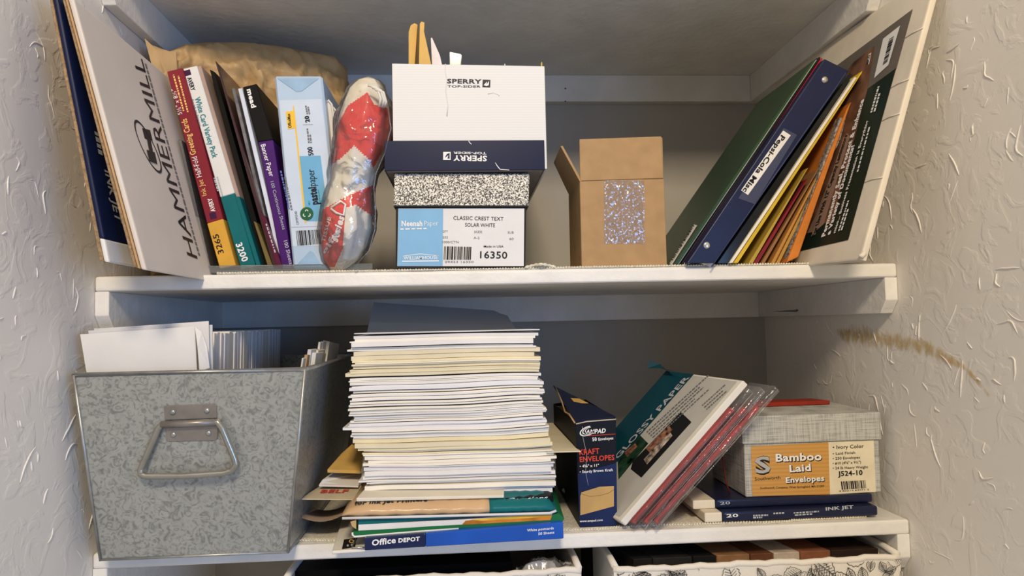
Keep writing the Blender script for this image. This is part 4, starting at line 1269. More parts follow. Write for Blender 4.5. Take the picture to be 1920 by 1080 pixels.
# ------------------------------------------------------------------ bottom packs under the paper stack
def flat(name, px, z0, z1, depth, m, parent=None, bevel=0.0006, label=None, cat=None, yaw=None, seg=1):
    """flat pack: front edge from pixel px[0] to px[1] at height z0, pushed back by depth"""
    a, b = atz(*px[0], z0), atz(*px[1], z0)
    d = (b - a).normalized(); back = V((-d.y, d.x, 0)) * depth
    q = [V((a.x, a.y, z1)), V((b.x, b.y, z1)), V((b.x, b.y, z0)), V((a.x, a.y, z0))]
    o = prism(name, q, back, m, parent, bevel, seg)
    return o, q, back


BOARD = mat('white_board', (0.78, 0.75, 0.68), 0.5, 0.04, 30)
z = ZB
a, b = atz(622, 1040, z), atz(1057, 1010, z)
tK = thing('clipboard', 'white clipboard under the blue postcard pack, hanging over the shelf edge', 'clipboard', (a + b) / 2 + V((0, 0.1, 0)))
_, qk, bk = flat('board', ((622, 1040), (1057, 1010)), z, z + 0.004, 0.23, BOARD, tK, 0.0012)
ZK = z + 0.0042
zk = (V((0, 0, ZK)), V((0, 0, 1)))
patch(tK, [(645, 1012), (668, 1009), (666, 1026), (641, 1030)], zk, BLACK, 0.0004, 'dark_label')
ring(tK, (659, 1016), (5, 0), (0, 3.5), zk, GOLDINK, 0.4, 12, 0.0008, 'label_mark')
disc(tK, (652, 1024), 2.2, zk, PALEINK, 0.0008, 8, 'label_mark'); disc(tK, (660, 1023), 2.2, zk, PALEINK, 0.0008, 8, 'label_mark')
cw = [onp(683, 1030, zk, 0.002), onp(660, 1030, zk, 0.002), onp(664, 1024, zk, 0.004), onp(676, 1011, zk, 0.009), onp(682, 1006, zk, 0.012), onp(692, 1004, zk, 0.013)]
tube('wire_clip', cw, 0.0011, CHR, tK, 8)

# blue postcard pack
tP = thing('postcard_pack', 'glossy blue pack of white postcards on the clipboard', 'pack', (a + b) / 2 + V((0, 0.1, 0.004)))
BLUE = mat('gloss_blue', (0.010, 0.085, 0.45), 0.22, 0.12, 9, 0.12, 14, coat=0.5)
BLUED = mat('gloss_dark_blue', (0.008, 0.016, 0.075), 0.22, 0.1, 9, coat=0.5)
px = [(683, 1009), (1056, 979), (1057, 1005), (683, 1029)]
pf = [onp(u, v, (V((0, -0.0775, 0)), V((0.055, -1, 0)).normalized())) for u, v in px]
for k in (2, 3): pf[k].z = ZK
s0, s1 = 0.30, 0.34
L4 = lambda s: [pf[0].lerp(pf[1], s), pf[3].lerp(pf[2], s)]
dpk = V((0.012, 0.20, 0))
u0, l0 = L4(0.0); u1, l1 = L4(s0); u2, l2 = L4(1.0)
dw_ = prism('dark_wrapper_end', [u0, u1, l1, l0], dpk, BLUED, tP, 0.0015, 2)
bw_ = prism('blue_wrapper', [u1, u2, l2, l1], dpk, BLUE, tP, 0.0015, 2)
pl = plane(pf[0], pf[1], pf[3])
txt(dw_, 'Office', (697, 1023), (742, 1017.5), 11, pl, WHITEINK, 0.03, up=(0.5, -11))
txt(dw_, 'DEPOT', (747, 1017), (787, 1013.5), 7.5, pl, WHITEINK, 0.04, up=(0.3, -7.5))
txt(bw_, 'White postcards', (988, 996.5), (1038, 992), 4.6, pl, WHITEINK, 0.02, up=(0.2, -4.6))
txt(bw_, '50 Sheets', (1009, 1003), (1039, 1000), 4.6, pl, WHITEINK, 0.02, up=(0.2, -4.6))
ZP = max(p.z for p in pf)

PF = (V((0, -0.066, 0)), V((0.05, -1, 0)).normalized())


def pack(name, label, px, m, depth=0.2, dy=0.0, cat='pack', group=None, parts=None, bevel=0.0008, part='wrapper'):
    p = [onp(u, v, (PF[0] + V((0, dy, 0)), PF[1])) for u, v in px]
    n = len(p)
    t = thing(name, label, cat, sum(p, V()) / n + V((0, depth / 2, -0.004)), group)
    npoly(part, p, (0.01, depth, 0), m, t, bevel)
    return t, plane(p[0], p[1], p[-1])


GRN = mat('bright_green_card', (0.015, 0.15, 0.05), 0.4, 0.05, 20)
t, pl = pack('report_folder', 'white and green folder lying on the blue postcard pack', [(661, 997), (808, 987), (886, 983), (1032, 975), (1036, 964), (1048, 963), (1058, 973), (1056, 977), (886, 988.5), (808, 993.5), (664, 1005)], GRN, 0.19, 0.0, 'folder', part='green_cover', bevel=0)
tube('white_rim', [onp(u, v, PF, 0.001) for u, v in ((661, 998), (661, 1002), (665, 1006), (800, 995), (860, 991))], 0.0012, PAPER, t, 8)
t, pl = pack('paper_pack', 'thin white pack with a yellow and orange corner under the teal pack', [(672, 984), (868, 974), (1031, 961), (1040, 966), (1036, 974.5), (870, 984), (672, 995)], PAPER, 0.19, 0.001, bevel=0)
pl2 = (pl[0], pl[1])
patch(t, [(873, 976), (1031, 965), (1040, 967), (1036, 974.5), (866, 984)], pl, mat('orange_photo_print', (0.62, 0.22, 0.03), 0.4, 0.35, 25), 0.0008, 'photo_print')
patch(t, [(880, 974), (1030, 961.5), (1031, 968), (960, 973), (905, 976)], pl, mat('yellow_print', (0.75, 0.48, 0.07), 0.4, 0.15, 20), 0.0011, 'photo_print')
patch(t, [(657, 978), (668, 974), (668, 992), (660, 986)], pl, mat('tan_print', (0.50, 0.36, 0.16), 0.5), 0.0008, 'torn_end')
t, pl = pack('paper_pack', 'teal pack of cards between the tan pack and the yellow one', [(672, 969), (1000, 958), (1044, 955), (1046, 960), (925, 966), (672, 984)], TEAL, 0.19, 0.002, bevel=0)
# padded ink jet pack, tan and teal
cz = [onp(640, 969, PF), onp(1043, 957, PF), onp(1040, 930, PF), onp(668, 940, PF)]
t = thing('paper_pack', 'plump tan and teal pack of ink jet paper directly under the tall stack', 'pack', (cz[0] + cz[1]) / 2 + V((0, 0.09, 0)))
TANP = mat('tan_print_gloss', (0.60, 0.40, 0.22), 0.35, 0.06, 15, coat=0.2)
prof = [(0.000, 0.0), (-0.004, 0.004), (-0.003, 0.008), (0.006, 0.013), (0.030, 0.0165), (0.18, 0.017)]
zb0 = onp(700, 968, PF).z


def plump(name, u0, u1, vb0, vb1, m, parent, n=16, endl=False, endr=False):
    a, b = onp(u0, vb0, PF), onp(u1, vb1, PF); vs = []; k = len(prof)
    for i in range(n + 1):
        s = i / n; p = a.lerp(b, s)
        e = 1.0
        if endl: e = min(e, 0.25 + (s * 9) ** 0.7 * 0.75)
        if endr: e = min(e, 0.3 + ((1 - s) * 9) ** 0.7 * 0.7)
        for (dy, dz) in prof:
            sh = (1 - e) * 0.006
            vs.append(p + V((0, dy + sh, dz * e + 0.0006 * math.sin(s * 40 + dy * 90))))
    base = len(vs)
    fs = [(i * k + j, i * k + j + 1, (i + 1) * k + j + 1, (i + 1) * k + j) for i in range(n) for j in range(k - 1)]
    fs.append(tuple(range(k))); fs.append(tuple(range(n * k, n * k + k)))
    fs += [(i * k, (i + 1) * k, (i + 1) * k + k - 1, i * k + k - 1) for i in range(n)]
    return mk(name, vs, fs, m, parent, smooth=True)


plump('tan_wrapper', 641, 918, 969, 962.5, TANP, t, 22, endl=True)
plump('teal_wrapper', 918, 1043, 962.5, 958.5, TEAL, t, 12, endr=True)
plw = plane(onp(700, 966, PF) + V((0, -0.003, 0.008)), onp(900, 962, PF) + V((0, -0.003, 0.008)), onp(700, 966, PF) + V((0, 0.03, 0.0165)))
txt(t, 'for Ink Jet Printers', (664, 949), (801, 942.5), 6, plw, BLACK, 0.04, up=(2, -6), eps=0.0022)
tube('white_rim', [onp(642, 971, PF, 0.002), onp(800, 967, PF, 0.003), onp(1030, 961, PF, 0.003), onp(1042, 957, PF, 0.002)], 0.0016, GREYPAPER, t, 8)
# black pack with white script lettering, just under the stack
zst = onp(960, 926, PF).z
t, pl = pack('paper_pack', 'black-topped pack with white script lettering under the right of the stack', [(946, 935), (1030, 930), (1038, 934), (1038, 941), (946, 946)], DARK, 0.17, 0.012)
txt(t, 'Creations', (950, 941), (1026, 936), 8, pl, WHITEINK, 0.02, up=(2, -7), shear=0.3)
t, pl = pack('envelope', 'cream card with a pale pink edge lying under the tall stack', [(668, 934), (945, 929), (945, 934), (668, 941)], IVORY, 0.17, 0.010, 'envelope')

# ------------------------------------------------------------------ the tall stack of paper
def sheet(name, label, x0, x1, y0, y1, z, th, m, group, ph, amp, rnd):
    nx, ny = 14, 3; vs = []
    for side in (1, 0):
        for j in range(ny + 1):
            for i in range(nx + 1):
                s = i / nx; t = j / ny
                w_ = amp * (math.sin(s * 5.2 + ph) * 0.6 + math.sin(s * 9.1 + ph * 1.7) * 0.4) * (1 - 0.6 * t)
                droop = -0.0012 * (1 - t) ** 2 * rnd[0] - 0.0012 * rnd[1] * max(0, 1 - s * 6) ** 2 - 0.001 * rnd[2] * max(0, s * 6 - 5) ** 2
                vs.append((x0 + (x1 - x0) * s, y0 + (y1 - y0) * t + rnd[3] * (s - 0.5), z + w_ + droop + th * side))
    b = grid_mesh(None, nx, ny); o = (nx + 1) * (ny + 1)
    fs = list(b) + [tuple(k + o for k in f) for f in b]
    rim = [i for i in range(nx + 1)] + [(j + 1) * (nx + 1) + nx for j in range(ny)] + [ny * (nx + 1) + nx - 1 - i for i in range(nx)] + [(ny - 1 - j) * (nx + 1) for j in range(ny - 1)]
    for k in range(len(rim)):
        x, y = rim[k], rim[(k + 1) % len(rim)]; fs.append((x, y, y + o, x + o))
    return tag(mk(name, vs, fs, m), label, 'paper', group)


rnd = random.Random(5)
v = 931.0
prof_l = [(620, 668), (645, 660), (665, 662), (700, 655), (760, 657), (800, 662), (838, 664), (848, 680), (880, 682), (931, 684)]
prof_r = [(620, 1008), (650, 1003), (668, 1012), (720, 1012), (770, 1022), (820, 1032), (848, 1036), (860, 1040), (931, 1040)]


def interp(tab, v):
    if v <= tab[0][0]: return tab[0][1]
    for (a, b), (c, d) in zip(tab, tab[1:]):
        if v <= c: return b + (d - b) * (v - a) / (c - a)
    return tab[-1][1]


YST = 0.0
zone = [(850, 935, 'white', 'white paper sheet in the lower part of the tall stack', 'white sheets low in the tall stack'),
        (822, 850, 'cream', 'cream folder in the tall stack just above its narrower foot', 'cream folders low in the tall stack'),
        (722, 822, 'white2', 'white envelope in the thick middle of the tall stack', 'white envelopes in the middle of the tall stack'),
        (704, 722, 'white', 'bright white sheet under the cream layers of the tall stack', 'white sheets under the cream layers'),
        (657, 704, 'cream', 'cream sheet in the upper part of the tall stack', 'cream sheets high in the tall stack'),
        (600, 657, 'white', 'white envelope near the top of the tall stack', 'white envelopes at the top of the tall stack')]
WARM = mat('warm_white_paper', (0.82, 0.78, 0.68), 0.75, 0.03, 25)
COOL = mat('cool_white_paper', (0.74, 0.74, 0.76), 0.75, 0.03, 25)
MAN2 = mat('pale_manila', (0.74, 0.66, 0.44), 0.75, 0.04, 25)
pal = {'white': [PAPER, PAPER, WARM, GREYPAPER], 'white2': [PAPER, COOL, COOL, WARM, GREYPAPER], 'cream': [CREAM, MAN2, WARM, CREAM]}
z_top = 0
z = aty(860, 931, YST).z + 0.0006
ztop = aty(860, 621, YST).z
cnt = 0; drift = 0.0
while z < ztop - 0.002:
    vpx = topx(V((0.44, YST, z)))[1]
    zn = next((k for k in zone if k[0] <= vpx < k[1]), zone[-1])
    g = rnd.choice((0.0016, 0.0022, 0.0032, 0.0046, 0.0056)) if zn[2] != 'white2' else rnd.choice((0.0018, 0.0024, 0.0032, 0.0040))
    th = g * (rnd.uniform(0.92, 0.99) if rnd.random() < 0.72 else rnd.uniform(0.6, 0.8))
    ul, ur = interp(prof_l, vpx), interp(prof_r, vpx)
    drift = drift * 0.7 + rnd.gauss(0, 0.0016); x0 = aty(ul, vpx, YST).x + rnd.gauss(0, 0.002) + drift; x1 = aty(ur, vpx, YST).x + rnd.gauss(0, 0.002) + drift
    if rnd.random() < 0.06: x0 -= 0.007
    f = (z - aty(860, 931, YST).z) / 0.21
    sheet('paper_sheet', zn[3], x0, x1, YST + rnd.uniform(-0.003, 0.003), YST + 0.20, z + 0.0012, th, rnd.choice(pal[zn[2]]), zn[4], 0.4 + f * 5.0, 0.0006 + 0.0022 * max(0, math.sin(math.pi * min(1, f * 1.3))) , (rnd.uniform(0, .7), rnd.uniform(0, .8), rnd.uniform(0, .8), rnd.gauss(0, 0.0015)))
    z += g; cnt += 1
ZTOP = z
# cream card sticking out at the right of the stack
zc = aty(1040, 848, YST).z
p = [aty(1025, 851, -0.002), aty(1089, 848, -0.004), V((0.602, 0.018, zc)), V((0.601, 0.26, zc)), V((0.57, 0.26, zc))]
for k in p: k.z = zc
tag(npoly('card_sheet', p, (0, 0, 0.0012), CREAM), 'cream card poking out at the right side of the tall stack', 'paper')
# grey sheet bent upright on top of the stack
SLATE = mat('slate_card', (0.36, 0.38, 0.40), 0.6, 0.04, 12)
zt0 = ZTOP + 0.0012
vs = []
TLp, TRp = aty(698, 566, 0.19), aty(948, 583, 0.19)
BLp, BRp = aty(688, 618, 0.11), aty(968, 618, 0.11)
nn = 12
for side in (0.0, 0.0012):
    for j in range(5):
        t = j / 4
        for i in range(nn + 1):
            s = i / nn
            a = BLp.lerp(BRp, s); b = TLp.lerp(TRp, s)
            p = a.lerp(b, t) + V((0, 0.02 * math.sin(math.pi * t * 0.5) + side, 0))
            if j == 0: p.z = zt0
            if i == nn and j == 4: p += V((-0.006, 0, -0.004))
            vs.append(p)
b = grid_mesh(None, nn, 4); o = (nn + 1) * 5
fs = list(b) + [tuple(k + o for k in f) for f in b]
rim = [i for i in range(nn + 1)] + [(j + 1) * (nn + 1) + nn for j in range(4)] + [4 * (nn + 1) + nn - 1 - i for i in range(nn)] + [(3 - j) * (nn + 1) for j in range(3)]
for k in range(len(rim)):
    x, y = rim[k], rim[(k + 1) % len(rim)]; fs.append((x, y, y + o, x + o))
tag(mk('card_sheet', vs, fs, SLATE, smooth=False), 'slate grey card bent upright on top of the tall stack', 'paper')
tag(mk('paper_sheet', [], [], PAPER, origin=(0, 0, 0)), 'x', 'x') if False else None
q = [V((aty(664, 625, 0.0).x, 0.0, zt0 - 0.0002)), V((aty(1012, 624, 0.0).x, 0.0, zt0 - 0.0002)), V((aty(1005, 624, 0.0).x, 0.10, zt0 - 0.0002)), V((aty(675, 624, 0.0).x, 0.10, zt0 - 0.0002))]
tag(npoly('paper_sheet', q, (0, 0, 0.0012), GREYPAPER), 'topmost pale grey sheet of the tall stack', 'paper')

# ------------------------------------------------------------------ loose envelopes between bin and stack
ye = 0.012
def strip(name, label, px, Ys, m, cat='envelope', th=0.0012, par=None):
    p = [aty(u, v, Y) for (u, v), Y in zip(px, Ys)]
    return tag(npoly(name, p, (0, 0, th), m), label, cat)


b0 = strip('envelope', 'cream envelope with red lettering sticking out left of the stack', [(566, 937), (684, 938), (690, 930), (690, 912), (600, 913), (580, 926)], [0.0, 0.0, 0.02, 0.075, 0.075, 0.03], mat('cream_envelope', (0.62, 0.54, 0.38), 0.7))
pe = (V((0, 0, b0.location.z + 0.0014)), V((0, 0, 1)))
txt(b0, 'BELF', (600, 927), (651, 927), 6, plane(aty(566, 937, 0.0), aty(684, 938, 0.0), aty(600, 913, 0.075)), REDINK, 0.04, up=(4, -6), eps=0.0022)
strip('envelope', 'white folded paper lying on the cream envelope left of the stack', [(598, 912), (605, 902), (622, 890), (660, 887), (678, 890), (672, 914)], [0.05, 0.06, 0.09, 0.10, 0.10, 0.05], PAPER, th=0.002)
strip('envelope', 'golden kraft envelope wedged against the left of the stack', [(614, 886), (676, 888), (682, 850), (660, 838), (640, 856)], [0.06, 0.06, 0.12, 0.14, 0.11], GOLD, th=0.004)
# brown sheet sagging below
vs = []
for j in range(9):
    s = j / 8
    for i in range(2):
        u = 566 + (652 - 566) * s; v_ = 957 + 27 * math.sin(math.pi * (0.18 + s * 0.62)) - 12 * s
        pp = aty(u, v_ - (0 if i == 0 else 26 * (1 - 0.5 * s)), 0.01 if i == 0 else 0.10); vs.append(pp)
fs = [(2 * j, 2 * j + 1, 2 * j + 3, 2 * j + 2) for j in range(8)]
n0 = len(vs); vs += [v_ + V((0, 0, 0.0012)) for v_ in vs]
fs += [tuple(k + n0 for k in f) for f in fs] + [(2 * j, 2 * j + 2, 2 * j + 2 + n0, 2 * j + n0) for j in range(8)]
tag(mk('kraft_sheet', vs, fs, mat('dull_brown_paper', (0.24, 0.17, 0.12), 0.7), smooth=True), 'sagging brown paper under the cream envelope beside the metal bin', 'paper')

# ------------------------------------------------------------------ kraft envelope carton
YK = 0.02
px = [(1079, 794), (1155, 784), (1157, 986), (1087, 989)]
q = pq(px, YK); zk0 = ZB; q[2].z = q[3].z = zk0
tE = thing('envelope_carton', 'dark blue carton of kraft envelopes standing right of the tall stack', 'box', ((q[2].x + q[3].x) / 2, 0.13, zk0))
INDIGO = mat('indigo_print', (0.008, 0.014, 0.045), 0.4, 0.1, 20)
dpE = V((0.0, 0.235, 0.0))
cf_ = prism('carton_front', q, (0, 0.0015, 0), mat('blueblack_print', (0.006, 0.006, 0.009), 0.4, 0.1, 14), tE, 0.0004)
mk('carton_side', [q[0] + V((0, .0016, 0)), q[3] + V((0, .0016, 0)), q[3] + dpE, q[0] + dpE] + [p + V((0.0012, 0, 0)) for p in (q[0] + V((0, .0016, 0)), q[3] + V((0, .0016, 0)), q[3] + dpE, q[0] + dpE)], BOXF, DARK, tE)
mk('carton_side', [q[1] + V((0, .0016, 0)), q[2] + V((0, .0016, 0)), q[2] + dpE, q[1] + dpE] + [p - V((0.0012, 0, 0)) for p in (q[1] + V((0, .0016, 0)), q[2] + V((0, .0016, 0)), q[2] + dpE, q[1] + dpE)], BOXF, DARK, tE)
prism('carton_back', [p + dpE for p in q], (0, 0.0015, 0), DARK, tE, 0.0004)
box('carton_base', (q[3].x + 0.0013, YK + 0.002, zk0), (q[2].x - 0.0013, YK + 0.23, zk0 + 0.001), DARK, tE, 0)
# lid flap lifting towards the back
fa, fb = q[0] + V((0, 0.001, 0.001)), q[1] + V((0, 0.001, 0.001))
ba, bb = aty(1037, 724, YK + 0.235), aty(1112, 768, YK + 0.235)
ba.x = max(ba.x, q[0].x - 0.004)
mk('lid_flap', [fa, fb, bb, ba] + [p + V((0, 0, 0.0012)) for p in (fa, fb, bb, ba)], BOXF, INDIGO, tE)
pl = plane(fa + V((0, 0, 0.0012)), fb + V((0, 0, 0.0012)), ba + V((0, 0, 0.0012)))
patch(tE, [(1070, 747), (1086, 748), (1104, 757), (1092, 757), (1076, 754)], pl, GOLD, 0.0006, 'printed_envelope')
for k in range(5):
    x = q[0].x + 0.004 + k * 0.0022
    prism('kraft_envelope', [V((x, YK + 0.01, q[0].z - 0.002)), V((x + 0.0015, YK + 0.01, q[0].z - 0.002)), V((x + 0.0015, YK + 0.01, zk0 + 0.002)), V((x, YK + 0.01, zk0 + 0.002))], (0, 0.21, 0), MANILA, tE, 0)
# torn tan edge along the left of the opening
tube('torn_edge', [q[0] + V((-0.0004, 0.002, 0.0005)), q[0] + V((-0.001, 0.05, 0.006)), q[0] + V((-0.001, 0.09, 0.004)), q[0] + V((-0.001, 0.12, 0.015)), q[0] + V((0, 0.2, 0.03))], 0.0012, KRAFT, tE, 6)
npoly('red_paper_edge', [aty(1086, 790, YK + 0.004), aty(1100, 783, YK + 0.02), aty(1125, 777, YK + 0.03), aty(1135, 777, YK + 0.03), aty(1152, 784, YK + 0.004)], (0, 0.001, 0.0006), mat('coral_print', (0.42, 0.12, 0.06), 0.5), tE)
tube('white_rim', [aty(1080, 795, YK - 0.0005), aty(1100, 790.5, YK - 0.0005), aty(1155, 786, YK - 0.0005)], 0.0009, mat('worn_rim', (0.5, 0.45, 0.36), 0.7), tE, 6)
pl = yplane(YK)
patch(cf_, [(1083, 888), (1156, 868), (1157, 985.5), (1087, 988)], pl, mat('royal_print', (0.012, 0.022, 0.085), 0.4, 0.2, 18), 0.0003)
txt(cf_, 'AMPAD', (1098, 814), (1136, 811), 8, pl, WHITEINK, 0.03, shear=0.25)
for k in range(3):
    ring(cf_, (1102 + k * 2, 808 - k), (15 - 3 * k, -6 + k), (3, 8 - 2 * k), pl, WHITEINK, 0.16, 20, 0.0005, 'swirl_mark', 0.6 + 0.2 * k, 5.2)
patch(cf_, [(1104, 816.5), (1154, 813), (1154, 814), (1104, 817.5)], pl, REDINK, 0.0005, 'rule')
txt(cf_, '50', (1111, 827), (1119, 826), 6.5, pl, WHITEINK, 0.03)
txt(cf_, 'Envelopes', (1122, 826), (1150, 823.5), 5.2, pl, WHITEINK, 0.02)
txt(cf_, 'KRAFT', (1086.5, 853), (1124, 850), 10, pl, REDINK, 0.02)
txt(cf_, 'ENVELOPES', (1087, 866), (1152, 862), 9.5, pl, REDINK, 0.02)
txt(cf_, '• 4⅛" x 11"', (1087, 876.5), (1123, 874.5), 4.8, pl, WHITEINK, 0.02)
txt(cf_, '• Sturdy Brown Kraft', (1087, 887), (1149, 883), 4.8, pl, WHITEINK, 0.02)
patch(cf_, [(1090, 923), (1124, 912.5), (1151, 911), (1151, 949), (1088, 966), (1088, 930)], pl, mat('printed_kraft', (0.50, 0.32, 0.12), 0.45, 0.06, 30), 0.0005, 'printed_envelope')
tube('printed_flap_line', [aty(u, v, YK - 0.0005) for u, v in ((1090, 926), (1106, 931), (1124, 929), (1140, 925), (1151, 918))], 0.0003, mat('brown_line', (0.22, 0.13, 0.04), 0.5), tE, 5)
txt(cf_, 'www.ampad.com', (1087, 979), (1130, 976.5), 4, pl, WHITEINK, 0.02)
tube('scratch', [aty(u, v, YK - 0.0002) for u, v in ((1092, 800), (1093, 820), (1097, 838), (1100, 850), (1098, 885), (1103, 910))], 0.0003, PALEINK, tE, 5)

# ------------------------------------------------------------------ leaning photo paper pack and red sleeves
def leaning(name, label, p_bot, p_top, thick, back, Yf, m, cat, bevel=0.001):
    a = aty(*p_bot, Yf); b = aty(*p_top, Yf)
    a.z = max(a.z, ZB + 0.0005)
    d = (b - a).normalized(); n = V((d.z, 0, -d.x))       # to the lower right
    if a.z + n.z * thick < ZB: a = a - d * ((a.z + n.z * thick - ZB - 0.0005) / d.z)
    return a, b, n


YPp = 0.0
a, b, n = leaning('x', '', (1164, 978), (1394, 713), 0.009, None, YPp, None, '')
bk = V((-0.055, 0.165, 0.004))
tQ = thing('photo_paper_pack', 'white and teal pack of glossy photo paper leaning over the red sleeves', 'pack', a)
npoly('pack_body', [a, b, b + n * 0.009, a + n * 0.009], bk, mat('pack_white', (0.72, 0.70, 0.64), 0.35, 0.03, 20, coat=0.2), tQ, 0.0012)
pl = plane(a, b, a + bk)
TEALD = mat('deep_teal_print', (0.004, 0.050, 0.075), 0.3, 0.08, 20, coat=0.2)
far0, far1 = a + bk, b + bk
f0, f1 = topx(far0 + (far1 - far0) * 0.02), topx(far1)
near = lambda s, r: topx(a.lerp(b, s) + bk * r)
patch(tQ, [near(0.02, 0.05), near(0.985, 0.05), near(0.985, 0.6), near(0.02, 0.6)], pl, mat('pack_cover_shade', (0.47, 0.465, 0.44), 0.4, 0.03), 0.0004)  # grey panel inside the white border: shade on the tilted cover put into colour
patch(tQ, [near(0.02, 0.60), near(0.995, 0.60), near(0.995, 0.995), near(0.02, 0.995)], pl, TEALD, 0.0006)
txt(tQ, 'HP GLOSSY PAPER', near(0.18, 0.615), near(0.97, 0.615), 8, pl, PALEINK, 0.02, up=(-8, -2.6), eps=0.0011)
patch(tQ, [(1203, 896), (1297, 792), (1277, 773), (1187, 866), (1183, 880)], pl, BLACK, 0.0006, 'photo_print')
patch(tQ, [(1222, 852), (1262, 806), (1255, 800), (1240, 812), (1212, 842)], pl, mat('photo_rose', (0.30, 0.14, 0.09), 0.3, 0.5, 120), 0.0010, 'photo_detail')
patch(tQ, [(1214, 872), (1262, 818), (1258, 812), (1236, 832), (1208, 862)], pl, mat('photo_petal', (0.48, 0.40, 0.34), 0.3, 0.5, 120), 0.0011, 'photo_detail')
patch(tQ, [(1160, 900), (1216, 832), (1196, 812), (1158, 850)], pl, mat('photo_green', (0.02, 0.06, 0.035), 0.3, 0.5, 60), 0.0006, 'photo_print')
patch(tQ, [(1176, 858), (1196, 838), (1192, 832), (1172, 848)], pl, mat('photo_rose', (0.30, 0.14, 0.09)), 0.0010, 'photo_detail')
dashes(tQ, (1214, 812), (1330, 705), 2.4, pl, GREYINK, 26, up=(-1.6, -1.6), eps=0.0008, rows=5, step=(3.6, 3.4))
dashes(tQ, (1318, 762), (1362, 722), 2.2, pl, GREYINK, 12, up=(-1.6, -1.6), eps=0.0008, rows=3, step=(4, 3.6))
# flap of the wrapper curling up at the back top
cbt = b + bk
mk('wrapper_flap', [cbt + V((-0.03, 0, 0.004)), cbt + V((-0.012, -0.01, 0.004)), cbt + V((0.0, -0.04, 0.002)), cbt, cbt + V((-0.026, 0.002, 0.016)), cbt + V((-0.010, 0.0, 0.010))], [(0, 1, 5, 4), (1, 2, 3, 5)], TEALD, tQ)
# three red packs in clear sleeves beneath
SLV = film('clear_sleeve', (1, 1, 1), 0.05, 0.14, 60, 0.8, 0.5, 0.01)
REDP = mat('red_paper', (0.38, 0.022, 0.026), 0.5, 0.2, 24)
starts = [((1176, 986), (1401, 728), 'top'), ((1194, 992), (1424, 726), 'middle'), ((1213, 996), (1450, 724), 'lowest')]
for k, (pb_, pt_, wd) in enumerate(starts):
    a, b, n = leaning('x', '', pb_, pt_, 0.008, None, YPp - 0.004 - 0.002 * k, None, '')
    bk2 = V((-0.053, 0.16, 0.004))
    t = thing('sleeved_pack', 'red card pack in a clear sleeve, %s of the three leaning under the photo paper' % wd, 'pack', a, 'red packs in clear sleeves')
    d = (b - a).normalized()
    sh = 0.86
    npoly('red_cards', [a + n * 0.0014 + d * 0.006, a.lerp(b, sh) + n * 0.0014, a.lerp(b, sh) + n * 0.0066, a + n * 0.0066 + d * 0.006], bk2, REDP, t, 0.0006)
    for r in (0.0035, 0.0055):
        tube('grey_card_edge', [a + n * r + d * 0.01 + V((0, -0.0006, 0)), a.lerp(b, sh - 0.04) + n * r + V((0, -0.0006, 0))], 0.0005, mat('grey_rose_edge', (0.20, 0.07, 0.07), 0.5), t, 5)
    e = [a, b, b + n * 0.0085, a + n * 0.0085]
    vs = []; nx = 34
    for i in range(nx + 1):
        s = i / nx
        for (dn, dy) in ((-0.0002, 0.02), (-0.0004, -0.001), (0.004, -0.0045), (0.0088, -0.001), (0.0086, 0.02)):
            p = a.lerp(b, s) + n * dn + V((0, dy, 0)) + bk2 * (0.0 if dy < 0 else 0.2)
            kk = noise.noise_vector(p * 60 + V((k * 7, 0, 0)))
            vs.append(p + V((kk.x * 0.001, kk.y * 0.0018, kk.z * 0.001)))
    fs = [(i * 5 + j, i * 5 + j + 1, i * 5 + j + 6, i * 5 + j + 5) for i in range(nx) for j in range(4)]
    mk('clear_sleeve', vs, fs, SLV, t, smooth=True)
    tube('sleeve_edge', [a + n * 0.009 + V((0, -0.002, 0)), a.lerp(b, 0.5) + n * 0.0095 + V((0, -0.002, 0)), b + n * 0.009 + V((0, -0.002, 0)), b + V((0, -0.002, 0))], 0.0007, SLV, t, 6)

# ------------------------------------------------------------------ flat ink jet packs and the linen envelope box
NAVP = mat('navy_pack_print', (0.010, 0.014, 0.045), 0.3, 0.06, 20, coat=0.3)
EGG = mat('eggshell_card', (0.74, 0.68, 0.55), 0.5, 0.03, 20)
zz = ZB
def inkpack(label, x0, x1, xs, y0, z0, z1):
    t = thing('paper_pack', label, 'pack', ((x0 + x1) / 2, y0 + 0.12, z0), 'flat ink jet paper packs')
    box('white_end', (x0, y0, z0), (xs - 0.0002, y0 + 0.24, z1), EGG, t, 0.002, 2)
    box('navy_wrapper', (xs, y0 - 0.0006, z0), (x1, y0 + 0.24, z1), NAVP, t, 0.003, 3)
    return t
tI = inkpack('lower navy and white flat paper pack under the linen envelope box', aty(1322, 983, 0.012).x, aty(1646, 962, 0.012).x, aty(1355, 983, 0.012).x, 0.012, zz, zz + 0.0125)
tJ = inkpack('upper navy and white flat paper pack directly under the linen envelope box', aty(1300, 962, 0.03).x, 1.008, aty(1342, 960, 0.03).x, 0.03, zz + 0.0128, zz + 0.0245)
pl = yplane(0.0114)
txt(tI, '20', (1362, 970), (1384, 969), 6, pl, WHITEINK, 0.02)
dashes(tI, (1412, 968), (1440, 967), 3, pl, PALEINK, 6, rows=2, step=(0, 4)); dashes(tI, (1450, 964), (1470, 963), 3, pl, PALEINK, 4)
dashes(tI, (1488, 963), (1535, 960), 2.6, pl, PALEINK, 9, rows=2, step=(2, 4))
txt(tI, 'INK JET', (1548, 957), (1600, 953), 6, pl, PALEINK, 0.03)
pl = yplane(0.0294)
txt(tJ, '20', (1350, 946), (1369, 945), 5, pl, PALEINK, 0.02)
ZBX = zz + 0.025
YBX = 0.034
LIN = linen('grey_linen', (0.25, 0.255, 0.235), (0.50, 0.505, 0.475))
q = pq([(1391, 784), (1649, 771), (1653, 937), (1396, 947)], YBX)
